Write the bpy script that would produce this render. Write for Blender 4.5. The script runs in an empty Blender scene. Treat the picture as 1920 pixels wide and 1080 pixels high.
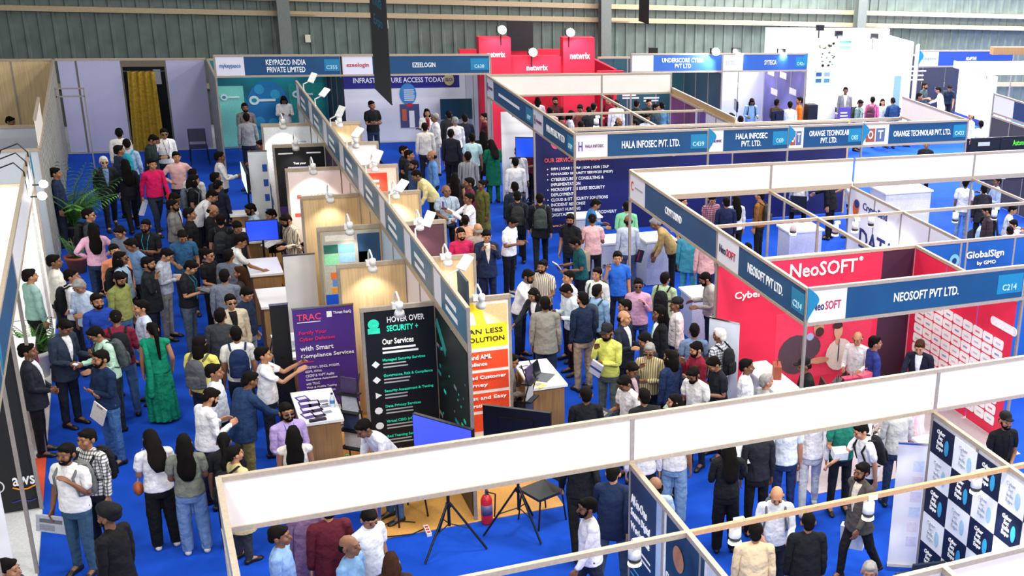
import bpy, bmesh, math, random
import numpy as np
from mathutils import Vector, Matrix
SC = bpy.context.scene
COL = SC.collection
random.seed(7)
# ---------------------------------------------------------------- camera
F_PX, PIT, ROL, YAW, CAM_H, CX, CY = 2319.1, .36392684, -.07850783, .54125072, 8.57137, 1591.197, 643.11
fw = np.array([math.sin(YAW)*math.cos(PIT), math.cos(YAW)*math.cos(PIT), -math.sin(PIT)])
rt = np.array([math.cos(YAW), -math.sin(YAW), 0.])
dn = np.cross(fw, rt)
RC = np.array([math.cos(ROL)*rt+math.sin(ROL)*dn, -math.sin(ROL)*rt+math.cos(ROL)*dn, fw])
cam_d = bpy.data.cameras.new('camera'); cam = bpy.data.objects.new('camera', cam_d); COL.objects.link(cam)
cam_d.sensor_width = 36; cam_d.lens = F_PX/1920*36
cam_d.shift_x = (960-CX)/1920; cam_d.shift_y = (CY-540)/1920
cam_d.clip_end = 300
m = Matrix.Identity(4)
for i in range(3):
    m[i][0] = RC[0][i]; m[i][1] = -RC[1][i]; m[i][2] = -RC[2][i]
m[2][3] = CAM_H
cam.matrix_world = m
SC.camera = cam
def at(px, py, z=0.):
    """point of the hall at height z on the sight line of a photo pixel"""
    q = RC.T @ np.array([(px-CX)/F_PX, (py-CY)/F_PX, 1.]); t = (z-CAM_H)/q[2]
    return (t*q[0], t*q[1], z)
# ---------------------------------------------------------------- world, hall lamps with added fill, exposure
SC.view_settings.view_transform = 'Standard'; SC.view_settings.look = 'None'
SC.view_settings.gamma = 1; SC.view_settings.use_curve_mapping = False
SC.view_settings.exposure = 0.48
w = bpy.data.worlds.new('hall_air'); SC.world = w; w.use_nodes = True
w.node_tree.nodes['Background'].inputs[0].default_value = (.93, .96, 1., 1)
w.node_tree.nodes['Background'].inputs[1].default_value = .30
def area(name, x, y, z, sx, sy, watt, col=(1, .98, .94)):
    l = bpy.data.lights.new(name, 'AREA'); l.shape = 'RECTANGLE'; l.size = sx; l.size_y = sy; l.energy = watt; l.color = col
    o = bpy.data.objects.new(name, l); o.location = (x, y, z); COL.objects.link(o); return o
for ly, base, gain in ((-12, 540, 10), (-4, 520, 10), (6, 420, 12), (15, 300, 14), (24, 110, 26), (33, 15, 24)):  # unseen overhead fills; rows behind the camera added to brighten viewer-facing boards
    for lx in (-2, 6, 14, 22, 30):
        area('hall_high_bay_lamp', lx, ly, 10.5, 1.6, 1.6, base+max(lx, 0)*gain)  # strength rises to the right so the left wall stays dark
for lx in (15, 20, 25, 30, 35): area('hall_high_bay_lamp', lx, 38.2, 8.5, 1.6, 1.6, 1150 if lx > 15 else 450)  # unseen row added to brighten the right part of the back wall
# ---------------------------------------------------------------- materials (all procedural)
MATS = {}
def rgb(h):
    if isinstance(h, str):
        h = h.lstrip('#'); c = [int(h[i:i+2], 16)/255 for i in (0, 2, 4)]
    else: c = h
    return tuple(v/12.92 if v <= .04045 else ((v+.055)/1.055)**2.4 for v in c)
def mat(col, rough=.6, metal=0., kind='plain', var=.06, emit=0., scale=30.):
    key = (col, rough, metal, kind, var, emit, scale)
    if key in MATS: return MATS[key]
    c = rgb(col)
    mt = bpy.data.materials.new('%s_%s' % (kind, col if isinstance(col, str) else len(MATS))); mt.use_nodes = True
    nt = mt.node_tree; b = nt.nodes['Principled BSDF']
    b.inputs['Roughness'].default_value = rough; b.inputs['Metallic'].default_value = metal
    if rough > .75: b.inputs['Specular IOR Level'].default_value = .12 if kind == 'hair' else .25
    tc = nt.nodes.new('ShaderNodeTexCoord')
    nz = nt.nodes.new('ShaderNodeTexNoise'); nz.inputs['Scale'].default_value = scale
    nt.links.new(tc.outputs['Object'], nz.inputs['Vector'])
    rp = nt.nodes.new('ShaderNodeValToRGB')
    d = [max(0, v*(1-var*2)) for v in c]; u = [min(1, v*(1+var)) for v in c]
    rp.color_ramp.elements[0].position = .3; rp.color_ramp.elements[1].position = .7
    rp.color_ramp.elements[0].color = (*d, 1); rp.color_ramp.elements[1].color = (*u, 1)
    src = nz.outputs['Fac']
    if kind == 'wood':
        mp = nt.nodes.new('ShaderNodeMapping'); mp.inputs['Scale'].default_value = (26, 26, 1.2)
        nt.links.new(tc.outputs['Object'], mp.inputs['Vector']); nt.links.new(mp.outputs[0], nz.inputs['Vector'])
        nz.inputs['Scale'].default_value = 1.5; nz.inputs['Detail'].default_value = 5
    if kind == 'carpet':
        nz.inputs['Scale'].default_value = 1.3; nz.inputs['Detail'].default_value = 8
        nz.inputs['Roughness'].default_value = .75
    nt.links.new(src, rp.inputs[0]); nt.links.new(rp.outputs[0], b.inputs['Base Color'])
    if kind in ('cloth', 'carpet', 'foliage', 'hair'):
        n2 = nt.nodes.new('ShaderNodeTexNoise'); n2.inputs['Scale'].default_value = {'cloth': 9, 'carpet': 180, 'foliage': 40, 'hair': 60}[kind]
        nt.links.new(tc.outputs['Object'], n2.inputs['Vector'])
        bp = nt.nodes.new('ShaderNodeBump'); bp.inputs['Strength'].default_value = .8 if kind == 'cloth' else .35
        bp.inputs['Distance'].default_value = .05 if kind == 'cloth' else .01
        nt.links.new(n2.outputs['Fac'], bp.inputs['Height']); nt.links.new(bp.outputs[0], b.inputs['Normal'])
    if kind in ('stripe', 'check'):
        wv = nt.nodes.new('ShaderNodeTexWave'); wv.inputs['Scale'].default_value = 9; wv.bands_direction = 'X'
        nt.links.new(tc.outputs['Object'], wv.inputs['Vector'])
        r2 = nt.nodes.new('ShaderNodeValToRGB'); r2.color_ramp.elements[0].position = .25; r2.color_ramp.elements[1].position = .35
        r2.color_ramp.elements[0].color = (*[v*.25 for v in c], 1); r2.color_ramp.elements[1].color = (*c, 1)
        nt.links.new(wv.outputs['Fac'], r2.inputs[0]); out = r2.outputs[0]
        if kind == 'check':
            w2 = nt.nodes.new('ShaderNodeTexWave'); w2.inputs['Scale'].default_value = 7; w2.bands_direction = 'Z'
            nt.links.new(tc.outputs['Object'], w2.inputs['Vector'])
            r3 = nt.nodes.new('ShaderNodeValToRGB'); r3.color_ramp.elements[0].position = .25; r3.color_ramp.elements[1].position = .35
            r3.color_ramp.elements[0].color = (.3, .3, .35, 1); r3.color_ramp.elements[1].color = (1, 1, 1, 1)
            nt.links.new(w2.outputs['Fac'], r3.inputs[0])
            mx = nt.nodes.new('ShaderNodeMix'); mx.data_type = 'RGBA'; mx.blend_type = 'MULTIPLY'; mx.inputs[0].default_value = 1
            nt.links.new(out, mx.inputs[6]); nt.links.new(r3.outputs[0], mx.inputs[7]); out = mx.outputs[2]
        nt.links.new(out, b.inputs['Base Color'])
    if emit:
        b.inputs['Emission Color'].default_value = (*c, 1); b.inputs['Emission Strength'].default_value = emit
    MATS[key] = mt
    return mt
ALU = mat('#b9a994', .45, .25); ALU2 = mat('#a39a90', .45, .3); WHITE = mat('#efe5da', .55, var=.015, scale=4)
PANEL = mat('#efeeee', .6, var=.01); WOOD = mat('#d9bb8c', .55, kind='wood', var=.09); WOODD = mat('#a07a4c', .55, kind='wood', var=.12)
BLUE = mat('#084a78', .5, var=.1, scale=1.2); TEAL = mat('#1482ac', .5, var=.05); LOGOW = mat('#e6e6f0', .5, var=.01)
INK = mat('#ffffff', .6, var=0); BLACK = mat('#0c0d10', .5); CARPET = mat('#0848bc', .95, kind='carpet', var=.10)
GREYP = mat('#c9cfdb', .6, var=.02); RED = mat('#e2264c', .5, var=.05, scale=2); NAVY = mat('#1b1c5c', .5, var=.12, scale=2)
LAMPW = mat('#f2f2ee', .35); BULB = mat('#fffaf0', .3, emit=9.); DKMETAL = mat('#1c1e22', .4, .4); CHROME = mat('#c8c8c8', .2, 1.)
# ---------------------------------------------------------------- object helpers
WL = {}
def tag(o, label=None, cat=None, group=None, kind=None):
    for k, v in (('label', label), ('category', cat), ('group', group), ('kind', kind)):
        if v: o[k] = v
    return o
def place(o, loc, parent):
    COL.objects.link(o); loc = Vector(loc)
    if parent is not None:
        o.parent = parent; o.location = loc - WL.get(parent.name, Vector())
    else: o.location = loc
    WL[o.name] = loc
    return o
def empty(name, loc=(0, 0, 0), label=None, cat=None, group=None, kind=None):
    o = bpy.data.objects.new(name, None); o.empty_display_size = .1
    return tag(place(o, loc, None), label, cat, group, kind)
def setmat(o, *ms):
    for i, mt in enumerate(ms):
        if i >= len(o.data.materials): o.data.materials.append(None)
        o.material_slots[i].link = 'OBJECT'; o.material_slots[i].material = mt
BOX = {}
def boxmesh(dx, dy, dz):
    k = (round(dx, 3), round(dy, 3), round(dz, 3))
    if k not in BOX:
        me = bpy.data.meshes.new('panel_box'); a, b, c = k[0]/2, k[1]/2, k[2]/2
        v = [(x, y, z) for x in (-a, a) for y in (-b, b) for z in (-c, c)]
        me.from_pydata(v, [], [(0, 1, 3, 2), (4, 6, 7, 5), (0, 4, 5, 1), (2, 3, 7, 6), (0, 2, 6, 4), (1, 5, 7, 3)])
        me.materials.append(None); BOX[k] = me
    return BOX[k]
def bx(name, mt, xs, ys, zs, parent=None, **kw):
    x0, x1 = sorted(xs); y0, y1 = sorted(ys); z0, z1 = sorted(zs)
    o = bpy.data.objects.new(name, boxmesh(max(x1-x0, .002), max(y1-y0, .002), max(z1-z0, .002)))
    place(o, ((x0+x1)/2, (y0+y1)/2, (z0+z1)/2), parent)
    o.material_slots[0].link = 'OBJECT'; o.material_slots[0].material = mt
    return tag(o, **kw) if kw else o
class MB:
    def __init__(s): s.v = []; s.f = []; s.m = []
    def add(s, v, f, m=0):
        n = len(s.v); s.v += [tuple(p) for p in v]; s.f += [tuple(i+n for i in q) for q in f]; s.m += [m]*len(f); return s
    def box(s, x0, x1, y0, y1, z0, z1, m=0):
        v = [(x, y, z) for x in (x0, x1) for y in (y0, y1) for z in (z0, z1)]
        return s.add(v, [(0, 1, 3, 2), (4, 6, 7, 5), (0, 4, 5, 1), (2, 3, 7, 6), (0, 2, 6, 4), (1, 5, 7, 3)], m)
    def tube(s, pts, r, n=8, m=0, cap=True):
        pts = [Vector(p) for p in pts]; rs = r if isinstance(r, (list, tuple)) else [r]*len(pts); rings = []
        up = None
        for i, p in enumerate(pts):
            d = (pts[min(i+1, len(pts)-1)]-pts[max(i-1, 0)]).normalized()
            a = Vector((0, 0, 1)) if abs(d.z) < .9 else Vector((1, 0, 0))
            if up is not None: a = up
            x = d.cross(a).normalized(); y = x.cross(d).normalized(); up = y
            rings.append([p+rs[i]*(math.cos(t)*x+math.sin(t)*y) for t in [2*math.pi*k/n for k in range(n)]])
        v = [q for r_ in rings for q in r_]
        f = [(i*n+k, i*n+(k+1) % n, (i+1)*n+(k+1) % n, (i+1)*n+k) for i in range(len(pts)-1) for k in range(n)]
        if cap: f += [tuple(range(n))[::-1], tuple((len(pts)-1)*n+k for k in range(n))]
        return s.add(v, f, m)
    def lathe(s, prof, c=(0, 0, 0), n=14, m=0):
        v = [(c[0]+r*math.cos(2*math.pi*k/n), c[1]+r*math.sin(2*math.pi*k/n), c[2]+z) for r, z in prof for k in range(n)]
        f = [(i*n+k, i*n+(k+1) % n, (i+1)*n+(k+1) % n, (i+1)*n+k) for i in range(len(prof)-1) for k in range(n)]
        f += [tuple(range(n))[::-1], tuple((len(prof)-1)*n+k for k in range(n))]
        return s.add(v, f, m)
    def ball(s, c, r, n=10, m=0):
        r = r if isinstance(r, (list, tuple)) else (r, r, r)
        v = []; f = []
        h = n//2
        for i in range(1, h):
            t = math.pi*i/h
            v += [(c[0]+r[0]*math.sin(t)*math.cos(2*math.pi*k/n), c[1]+r[1]*math.sin(t)*math.sin(2*math.pi*k/n), c[2]+r[2]*math.cos(t)) for k in range(n)]
        v += [(c[0], c[1], c[2]+r[2]), (c[0], c[1], c[2]-r[2])]; T = len(v)-2
        for i in range(h-2): f += [(i*n+k, (i+1)*n+k, (i+1)*n+(k+1) % n, i*n+(k+1) % n) for k in range(n)]
        f += [(T, k, (k+1) % n) for k in range(n)] + [(T+1, (h-2)*n+(k+1) % n, (h-2)*n+k) for k in range(n)]
        return s.add(v, f, m)
    def mesh(s, name, smooth=False):
        me = bpy.data.meshes.new(name); me.from_pydata(s.v, [], s.f)
        for i in range(max(s.m)+1 if s.m else 1): me.materials.append(None)
        me.polygons.foreach_set('material_index', s.m)
        if smooth: me.polygons.foreach_set('use_smooth', [True]*len(s.f))
        return me
    def build(s, name, mt, parent=None, loc=(0, 0, 0), smooth=False, **kw):
        return obj(name, s.mesh(name, smooth), mt, parent, loc, **kw)
def obj(name, me, mt, parent=None, loc=(0, 0, 0), rz=0, **kw):
    """mesh given in local coordinates of loc"""
    o = bpy.data.objects.new(name, me); place(o, loc, parent)
    if rz: o.rotation_euler.z = rz
    for i, q in enumerate(mt if isinstance(mt, (list, tuple)) else [mt]):
        o.material_slots[i].link = 'OBJECT'; o.material_slots[i].material = q
    return tag(o, **kw) if kw else o
def child(name, me, mt, parent):
    """part whose mesh is given in its parent's own frame"""
    o = bpy.data.objects.new(name, me); COL.objects.link(o); o.parent = parent
    for i, q in enumerate(mt if isinstance(mt, (list, tuple)) else [mt]):
        o.material_slots[i].link = 'OBJECT'; o.material_slots[i].material = q
    return o
def copytree(o, loc, rz=None, label=None, group=None):
    c = o.copy(); COL.objects.link(c); c.location = loc; WL[c.name] = Vector(loc)
    if rz is not None: c.rotation_euler.z = rz
    if label: c['label'] = label
    if group: c['group'] = group
    def rec(a, b):
        for ch in list(a.children):
            d = ch.copy(); COL.objects.link(d); d.parent = b; rec(ch, d)
    rec(o, c)
    return c
# lettering: strings become meshes in one pass at the end of the script
TEXTS = []
def txt(s, parent, pos, face, h, mt=INK, w=None, align='C', name='lettering', lean=0.):
    TEXTS.append((s, parent, Vector(pos), face, h, mt, w, align, name))
ROTZ = {'-y': 0., '-x': -math.pi/2, '+x': math.pi/2, '+y': math.pi}
def flush_text():
    fm = {}
    for s in {t[0] for t in TEXTS}:
        cu = bpy.data.curves.new('lettering', 'FONT'); cu.body = s; cu.size = 1.; cu.resolution_u = 2
        cu.extrude = .004; cu.offset = .012; cu.space_line = .95; cu.align_x = 'CENTER'
        o = bpy.data.objects.new('lettering_curve', cu); COL.objects.link(o); fm[s] = o
    bpy.context.view_layer.update(); dg = bpy.context.evaluated_depsgraph_get()
    mm = {}
    for s, o in fm.items():
        me = bpy.data.meshes.new_from_object(o.evaluated_get(dg)); me.name = 'lettering'
        n = len(me.vertices); co = np.zeros(n*3, 'f'); me.vertices.foreach_get('co', co); co = co.reshape(-1, 3)
        if n == 0: continue
        lo = co.min(0); hi = co.max(0); co[:, :2] -= (lo+hi)[:2]/2
        me.vertices.foreach_set('co', co.ravel()); me.materials.clear(); me.materials.append(None)
        mm[s] = (me, hi[0]-lo[0], hi[1]-lo[1])
    for o in fm.values():
        cu = o.data; bpy.data.objects.remove(o); bpy.data.curves.remove(cu)
    for s, par, pos, face, h, mt, wd, al, name in TEXTS:
        me, tw, th = mm[s]
        o = bpy.data.objects.new(name, me)
        sy = h/th; sx = (wd/tw) if wd else sy
        rz = ROTZ[face] if isinstance(face, str) else face
        d = Vector((math.cos(rz), math.sin(rz), 0))
        p = pos + (d*(tw*sx/2) if al == 'L' else Vector())
        place(o, p, par); o.rotation_euler = (math.pi/2, 0, rz); o.scale = (sx, sy, 1)
        o.material_slots[0].link = 'OBJECT'; o.material_slots[0].material = mt
# ---------------------------------------------------------------- the hall
fl = bx('floor', mat('#b9bcc2', .7, var=.05, scale=3), (-14, 46), (-3, 46), (-.2, 0)); tag(fl, kind='structure')
cp = bx('carpet', CARPET, (-1.62, 40), (2, 38.3), (.0, .006)); tag(cp, 'bright blue exhibition carpet covering the aisles', 'carpet', kind='structure')
pf = bx('floor', mat('#dca050', .6, kind='wood', var=.08), (2.1, 4.6), (15.0, 31.0), (.006, .016)); tag(pf, 'orange wooden floor laid under the row of small pods', 'floor', kind='structure')
nf = bx('floor', mat('#b7a9ae', .9, var=.05), (8.0, 11.8), (14.0, 17.5), (.006, .016)); tag(nf, 'pinkish grey carpet inside the red booth', 'floor', kind='structure')
# back wall: corrugated sheets on girts, a little out of square with the booths
WA = math.atan(-.075)
wb = bx('wall_back', mat('#4c5754', .7), (-18, 44), (-.05, 0), (0, 7.5)); tag(wb, kind='structure')
wb.location = (13+.0, 41.75-.075*13+.08, 3.75); wb.rotation_euler.z = WA
def sheet_mesh():
    b = MB(); prof = []
    for k in range(3):
        x = k*.35; prof += [(x, 0), (x+.235, 0), (x+.26, -.045), (x+.325, -.045)]
    prof.append((1.05, 0)); n = len(prof)
    v = [(x, y, z) for z in (-3.75, 3.75) for x, y in prof]
    b.add(v, [(i, i+1, n+i+1, n+i) for i in range(n-1)]); return b.mesh('cladding_sheet')
SHM = sheet_mesh(); CLAD = mat('#66736f', .45, .1, var=.12, scale=2.)
for i in range(55):
    o = bpy.data.objects.new('cladding_sheet', SHM); COL.objects.link(o); o.parent = wb; o.location = (-30+i*1.05, -.03, 0)
    o.material_slots[0].link = 'OBJECT'; o.material_slots[0].material = CLAD
def wpart(name, mt, x0, x1, y0, y1, z0, z1):
    o = bpy.data.objects.new(name, boxmesh(x1-x0, y1-y0, z1-z0)); COL.objects.link(o); o.parent = wb
    o.location = ((x0+x1)/2, (y0+y1)/2, (z0+z1)/2-3.75); o.material_slots[0].link = 'OBJECT'; o.material_slots[0].material = mt; return o
GIRT = mat('#b5a285', .5, .1)
for z in (3.36, 3.80, 4.9, 6.0, 1.2):
    wpart('girt', GIRT, -30, 27, -.20, -.09, z, z+.055); wpart('girt', GIRT, -30, 27, -.20, -.185, z-.09, z)
for cxm in (-8.75, .95, 10.3, 19.8):
    wpart('column_flange', mat('#747c79', .5, .2), cxm-.17, cxm+.17, -.62, -.595, 0, 7.5)
    wpart('column_web', mat('#666e6b', .5, .2), cxm-.012, cxm+.012, -.60, -.26, 0, 7.5)
    wpart('column_flange', mat('#747c79', .5, .2), cxm-.17, cxm+.17, -.27, -.245, 0, 7.5)
    wpart('brace', GIRT, cxm+.18, cxm+.9, -.25, -.22, 3.33, 3.36)
wpart('junction_box', mat('#d8d2c2', .5), -5.95, -5.8, -.16, -.09, 2.95, 3.2)
wpart('junction_box', mat('#d8d2c2', .5), -8.2, -8.05, -.16, -.09, 2.5, 2.72)
# hanging banners
def banner(x, y0, y1, z0, z1, label, s):
    e = empty('hanging_banner', (x, (y0+y1)/2, z0), label, 'banner')
    p = bx('banner_cloth', mat('#15171d', .7), (x-.008, x+.008), (y0, y1), (z0, z1), e)
    bx('banner_rod', DKMETAL, (x-.012, x+.012), (y0-.04, y1+.04), (z1, z1+.024), e)
    bx('banner_rod', DKMETAL, (x-.012, x+.012), (y0-.02, y1+.02), (z0-.02, z0), e)
    for i, t in enumerate(s): txt(t, p, (x-.012, (y0+y1)/2, z1-.55-i*.42), '-x', .26, mat('#1f5a78', .6), .9)
    for yy in (y0+.1, y1-.1): bx('wire', DKMETAL, (x-.004, x+.004), (yy-.004, yy+.004), (z1+.024, 7.4), e)
banner(4.3, 24.65, 26.35, 3.8, 7.0, 'tall narrow black hanging banner over the central row of pods', ['Cyber', 'Sec', 'India', 'Expo'])
banner(13.3, 34.75, 35.55, 4.0, 6.2, 'short black hanging banner high in front of the pale wall', ['5G'])
# ---------------------------------------------------------------- exhibition booths (shell scheme)
HB, HF = 2.5, 3.07
POSTS = {}; RN_ = [0]
def post(par, x, y, z0=0., z1=HB, mt=ALU2):
    k = (round(x, 2), round(y, 2)); z1 -= .004
    if k in POSTS:
        if POSTS[k] >= z1-.01: return None
        z0 = max(z0, POSTS[k])
    POSTS[k] = z1
    return bx('post', mt, (x-.021, x+.021), (y-.021, y+.021), (z0, z1), par)
def rail(par, a, b, z=HB, h=.05, mt=ALU, t=.024):
    RN_[0] += 1; e = .0005*(RN_[0] % 7); t = t+e; z = z+e*1.3; h = h+e*2.3
    return bx('rail', mt, (min(a[0], b[0])-t*(a[0] == b[0]), max(a[0], b[0])+t*(a[0] == b[0])), (min(a[1], b[1])-t*(a[1] == b[1]), max(a[1], b[1])+t*(a[1] == b[1])), (z-h, z), par)
def slab(name, par, mt, a, b, z0, z1, t=.01, off=(0, 0)):
    xs = (min(a[0], b[0])+off[0]-(t if a[0] == b[0] else 0), max(a[0], b[0])+off[0]+(t if a[0] == b[0] else 0))
    ys = (min(a[1], b[1])+off[1]-(t if a[1] == b[1] else 0), max(a[1], b[1])+off[1]+(t if a[1] == b[1] else 0))
    return bx(name, mt, xs, ys, (z0, z1), par)
NRM = {'-y': (0, -1), '+y': (0, 1), '-x': (-1, 0), '+x': (1, 0)}
def lerp(a, b, t): return (a[0]+(b[0]-a[0])*t, a[1]+(b[1]-a[1])*t)
def ends(a, b, face):
    """left and right end of a wall as its viewer sees it"""
    s = {'-y': a[0] < b[0], '+y': a[0] > b[0], '-x': a[1] > b[1], '+x': a[1] < b[1]}[face]
    return (a, b) if s else (b, a)
def wall(par, a, b, mt=PANEL, z1=HB, step=1.0, posts=True, top=True):
    L = abs(b[0]-a[0])+abs(b[1]-a[1]); n = max(1, round(L/step))
    for i in range(n):
        slab('wall_panel', par, mt, lerp(a, b, (i+.02)/n), lerp(a, b, (i+.98)/n), .03, z1-.04)
    if posts:
        for i in range(n+1): post(par, *lerp(a, b, i/n), 0, z1)
    if top: rail(par, a, b, z1)
def pos3(l, r, u, z, face, d=.018):
    p = lerp(l, r, u); n = NRM[face]; return (p[0]+n[0]*d, p[1]+n[1]*d, z)
def graphic(par, a, b, face, mt, u0=0., u1=1., z0=.05, z1=2.44, d=.014, t=.004, name='graphic_panel'):
    l, r = ends(a, b, face); p, q = lerp(l, r, u0), lerp(l, r, u1); n = NRM[face]
    return slab(name, par, mt, p, q, z0, z1, t, (n[0]*d, n[1]*d))
def lines(par, l, r, face, u, z, n, dz, w, h, mt=INK, d=.022, jit=.25):
    """rows of print too small to read"""
    rnd = random.Random(int(z*1000)+n)
    for i in range(n):
        ww = w*(1-jit*rnd.random()); p, q = lerp(l, r, u), lerp(l, r, min(.98, u+ww)); nn = NRM[face]
        slab('print_line', par, mt, p, q, z-i*dz-h, z-i*dz, .001, (nn[0]*d, nn[1]*d))
def fascia(par, a, b, face, text=None, num=None, logo=None, back=WHITE, blue=BLUE, th=.15, tw=None, tab=False, lw=.2, z0=HB, z1=HF):
    rail(par, a, b, z1, .045); rail(par, a, b, z0+.045, .045)
    slab('fascia_board', par, back, a, b, z0+.045, z1-.045, .008)
    L = abs(b[0]-a[0])+abs(b[1]-a[1])
    if text is not None or logo is not None:
        pr = graphic(par, a, b, face, blue, lw, .99, z0+.05, z1-.05, .012, .003, 'fascia_print')
        lp = graphic(par, a, b, face, LOGOW, .01, lw, z0+.05, z1-.05, .012, .003, 'logo_panel')
        l, r = ends(a, b, face)
        if text:
            txt(text, pr, pos3(l, r, (lw+.88)/2, (z0+z1)/2, face, .02), face, th, INK, tw)
        if num:
            npl = graphic(par, a, b, face, TEAL, .86 if L > 2.5 else .80, .985, z0+.14, z1-.12, .017, .003, 'number_plate')
            txt(num, npl, pos3(l, r, .92 if L > 2.5 else .89, z0+.24, face, .024), face, .10, mat('#bfe6f5', .5), .09*L if L < 3 else .27)
        if logo:
            s, c = logo; q = lambda u, z, d=.02: pos3(l, r, lw*u, z, face, d); zm = (z0+z1)/2
            if s == 'OT':
                for u, ch_, cc in ((.3, 'O', '#a8523c'), (.68, 'T', '#5a6c94')):
                    bb = graphic(par, a, b, face, mat(cc, .5), lw*(u-.17), lw*(u+.17), zm-.17, zm+.15, .016, .002, 'logo_block'); txt(ch_, bb, q(u, zm, .022), face, .2, INK, lw*L*.2)
            elif s == 'NeoSOFT':
                txt('Neo', lp, q(.28, zm), face, .13, mat('#2c2c50', .5), lw*L*.30); txt('SOFT', lp, q(.66, zm), face, .13, mat('#c03048', .5), lw*L*.40)
            elif s == 'C':
                txt('C', lp, q(.2, zm+.02), face, .18, mat('#d8502c', .5), lw*L*.14); lines(lp, l, r, face, lw*.36, zm+.03, 1, .1, lw*.5, .03, mat('#9aa0b0', .5), .017, 0)
            elif s == 'HALA INFOSEC':
                txt('H', lp, q(.17, zm), face, .2, mat('#5a3a88', .5), lw*L*.12); txt(s, lp, q(.6, zm), face, .065, mat('#7a4a68', .5), lw*L*.56)
            elif s != '_': txt(s, lp, pos3(l, r, lw*.52, (z0+z1)/2, face, .02), face, .14 if len(s) > 3 else .3, mat(c, .5), lw*L*.72)
    if tab:
        l, r = ends(a, b, face); n = NRM[face]; p = l if tab == 'l' else r
        d = Vector((r[0]-l[0], r[1]-l[1])).normalized()*(1 if tab == 'l' else -1)
        bm = MB(); pts = [(0, z0+.08)] + [(.16*math.sin(t*math.pi/14)+.02, z0+.2+.36*(t/14)) for t in range(3, 15)] + [(0, z1+.02)]
        k = len(pts); v = [(d.x*q[0]+n[0]*o_, d.y*q[0]+n[1]*o_, q[1]-z0) for o_ in (.02, .03) for q in pts]
        bm.add(v, [tuple(range(k)), tuple(range(2*k-1, k-1, -1))]+[(i, k+i, k+(i+1) % k, (i+1) % k) for i in range(k)])
        bm.build('corner_tab', TEAL, par, (p[0], p[1], z0))
def booth(x, y, label, name='exhibition_booth'): return empty(name, (x, y, 0), label, 'booth')
# --- nearest block of booths (seen from behind its white fascia boards)
X0, X1, X2, X3, YF, YN, YR = .29, 4.2, 8.07, 11.95, 11.28, 7.45, 9.72
b = booth(2.2, 9.4, 'front booth with a blank white fascia above standing visitors in blue shirts')
fascia(b, (X0, YF), (X1, YF), '+y', '', None, ('', '#ffffff') if 0 else None); post(b, X0, YF, 0, HF); fascia(b, (X0, YN), (X0, YF), '-x', None)
graphic(b, (X0, YN), (X0, YF), '-x', mat('#8fa6c4', .5), 0, 1, HB+.05, HF-.05, .012, .003, 'fascia_print')
rail(b, (X0, YR), (X1, YR)); post(b, X1, YF, 0, HF)
wall(b, (X1, YN), (X1, YF), mat('#dfe4ea', .5), step=1.02)
g = graphic(b, (X1, YF-.98), (X1, YF), '-x', mat('#16395f', .5, var=.25, scale=1.5), .03, .80)
graphic(b, (X1, YF-.98), (X1, YF), '-x', mat('#9fb6d2', .5), .80, .97, .05, 2.44)
l_, r_ = ends((X1, YF-.98), (X1, YF), '-x')
for i, s in enumerate(('All-in-One', 'Secure Digital', 'Workspace')): txt(s, g, pos3(l_, r_, .07, 2.13-i*.17, '-x', .025), '-x', .115, INK, .55 if i != 0 else .46, 'L')
lines(g, l_, r_, '-x', .07, 1.62, 2, .07, .66, .025); lines(g, l_, r_, '-x', .07, 1.3, 3, .08, .5, .02, mat('#4aa3d8', .5))
MB().lathe([(.001, 0), (.2, 0), (.2, .01), (.15, .012), (.001, .012)], n=20).build('round_emblem', mat('#4aa3d8', .4), g, (X1-.03, YF-.5, .75)).rotation_euler = (0, -math.pi/2, 0)
g = graphic(b, (X1, YF-2.02), (X1, YF-1.04), '-x', mat('#15405e', .5, var=.25, scale=1.5), .02, .98)
MB().lathe([(.001, 0), (.11, 0), (.14, .005), (.001, .006)], n=18).build('portrait_print', mat('#b07a50', .5), g, (X1-.02, YF-1.4, 2.1)).rotation_euler = (0, -math.pi/2, 0)
l_, r_ = ends((X1, YF-2.02), (X1, YF-1.04), '-x')
for i, s in enumerate(('Deploy Your', 'Preferred Way', 'On-Prem', 'or Hybrid')): txt(s, g, pos3(l_, r_, .07, 1.75-i*.17, '-x', .028), '-x', .115, INK, (.62, .72, .45, .52)[i], 'L')
lines(g, l_, r_, '-x', .07, 1.0, 2, .09, .7, .03)
graphic(b, (X1, YF-3.0), (X1, YF-2.06), '-x', mat('#cdd3de', .5), .02, .98)
b = booth(6.1, 9.4, 'front booth with a blank white fascia and a checkered side wall')
fascia(b, (X1, YF), (X2, YF), '+y'); rail(b, (X1, YR), (X2, YR), mt=mat('#c49a72', .5, .1)); post(b, X2, YF, 0, HF)
wall(b, (X2, YN), (X2, YF), mat('#d5d8de', .5), step=.98)
CW, CH = .475, .415
for i in range(8):
    for j in range(6):
        if j > 3 and i < 0: continue
        y1_ = YF-.03-i*CW; z1_ = 2.40-j*CH
        if z1_-CH < 0: continue
        dk = (i+j) % 2 == 0
        t = bx('checker_tile', mat('#121c38', .45) if dk else mat('#eef1f6', .45, var=.01), (X2-.022, X2-.012), (y1_-CW+.004, y1_-.004), (z1_-CH+.004, z1_-.004), b)
        c = INK if dk else mat('#b9bfcc', .5)
        txt('Cyber\nSec\nIndia\nExpo', t, (X2-.026, y1_-CW*.42, z1_-CH*.47), '-x', .27, c, .17)
        lf = MB().lathe([(.001, 0), (.06, 0), (.06, .003), (.001, .003)], n=12).build('leaf_mark', mat('#3b9fd0', .4) if dk else mat('#a9cfe6', .4), t, (X2-.027, y1_-CW*.72, z1_-CH*.55))
        lf.rotation_euler = (0, -math.pi/2, 0); lf.scale = (1.75, .75, 1)
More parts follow.
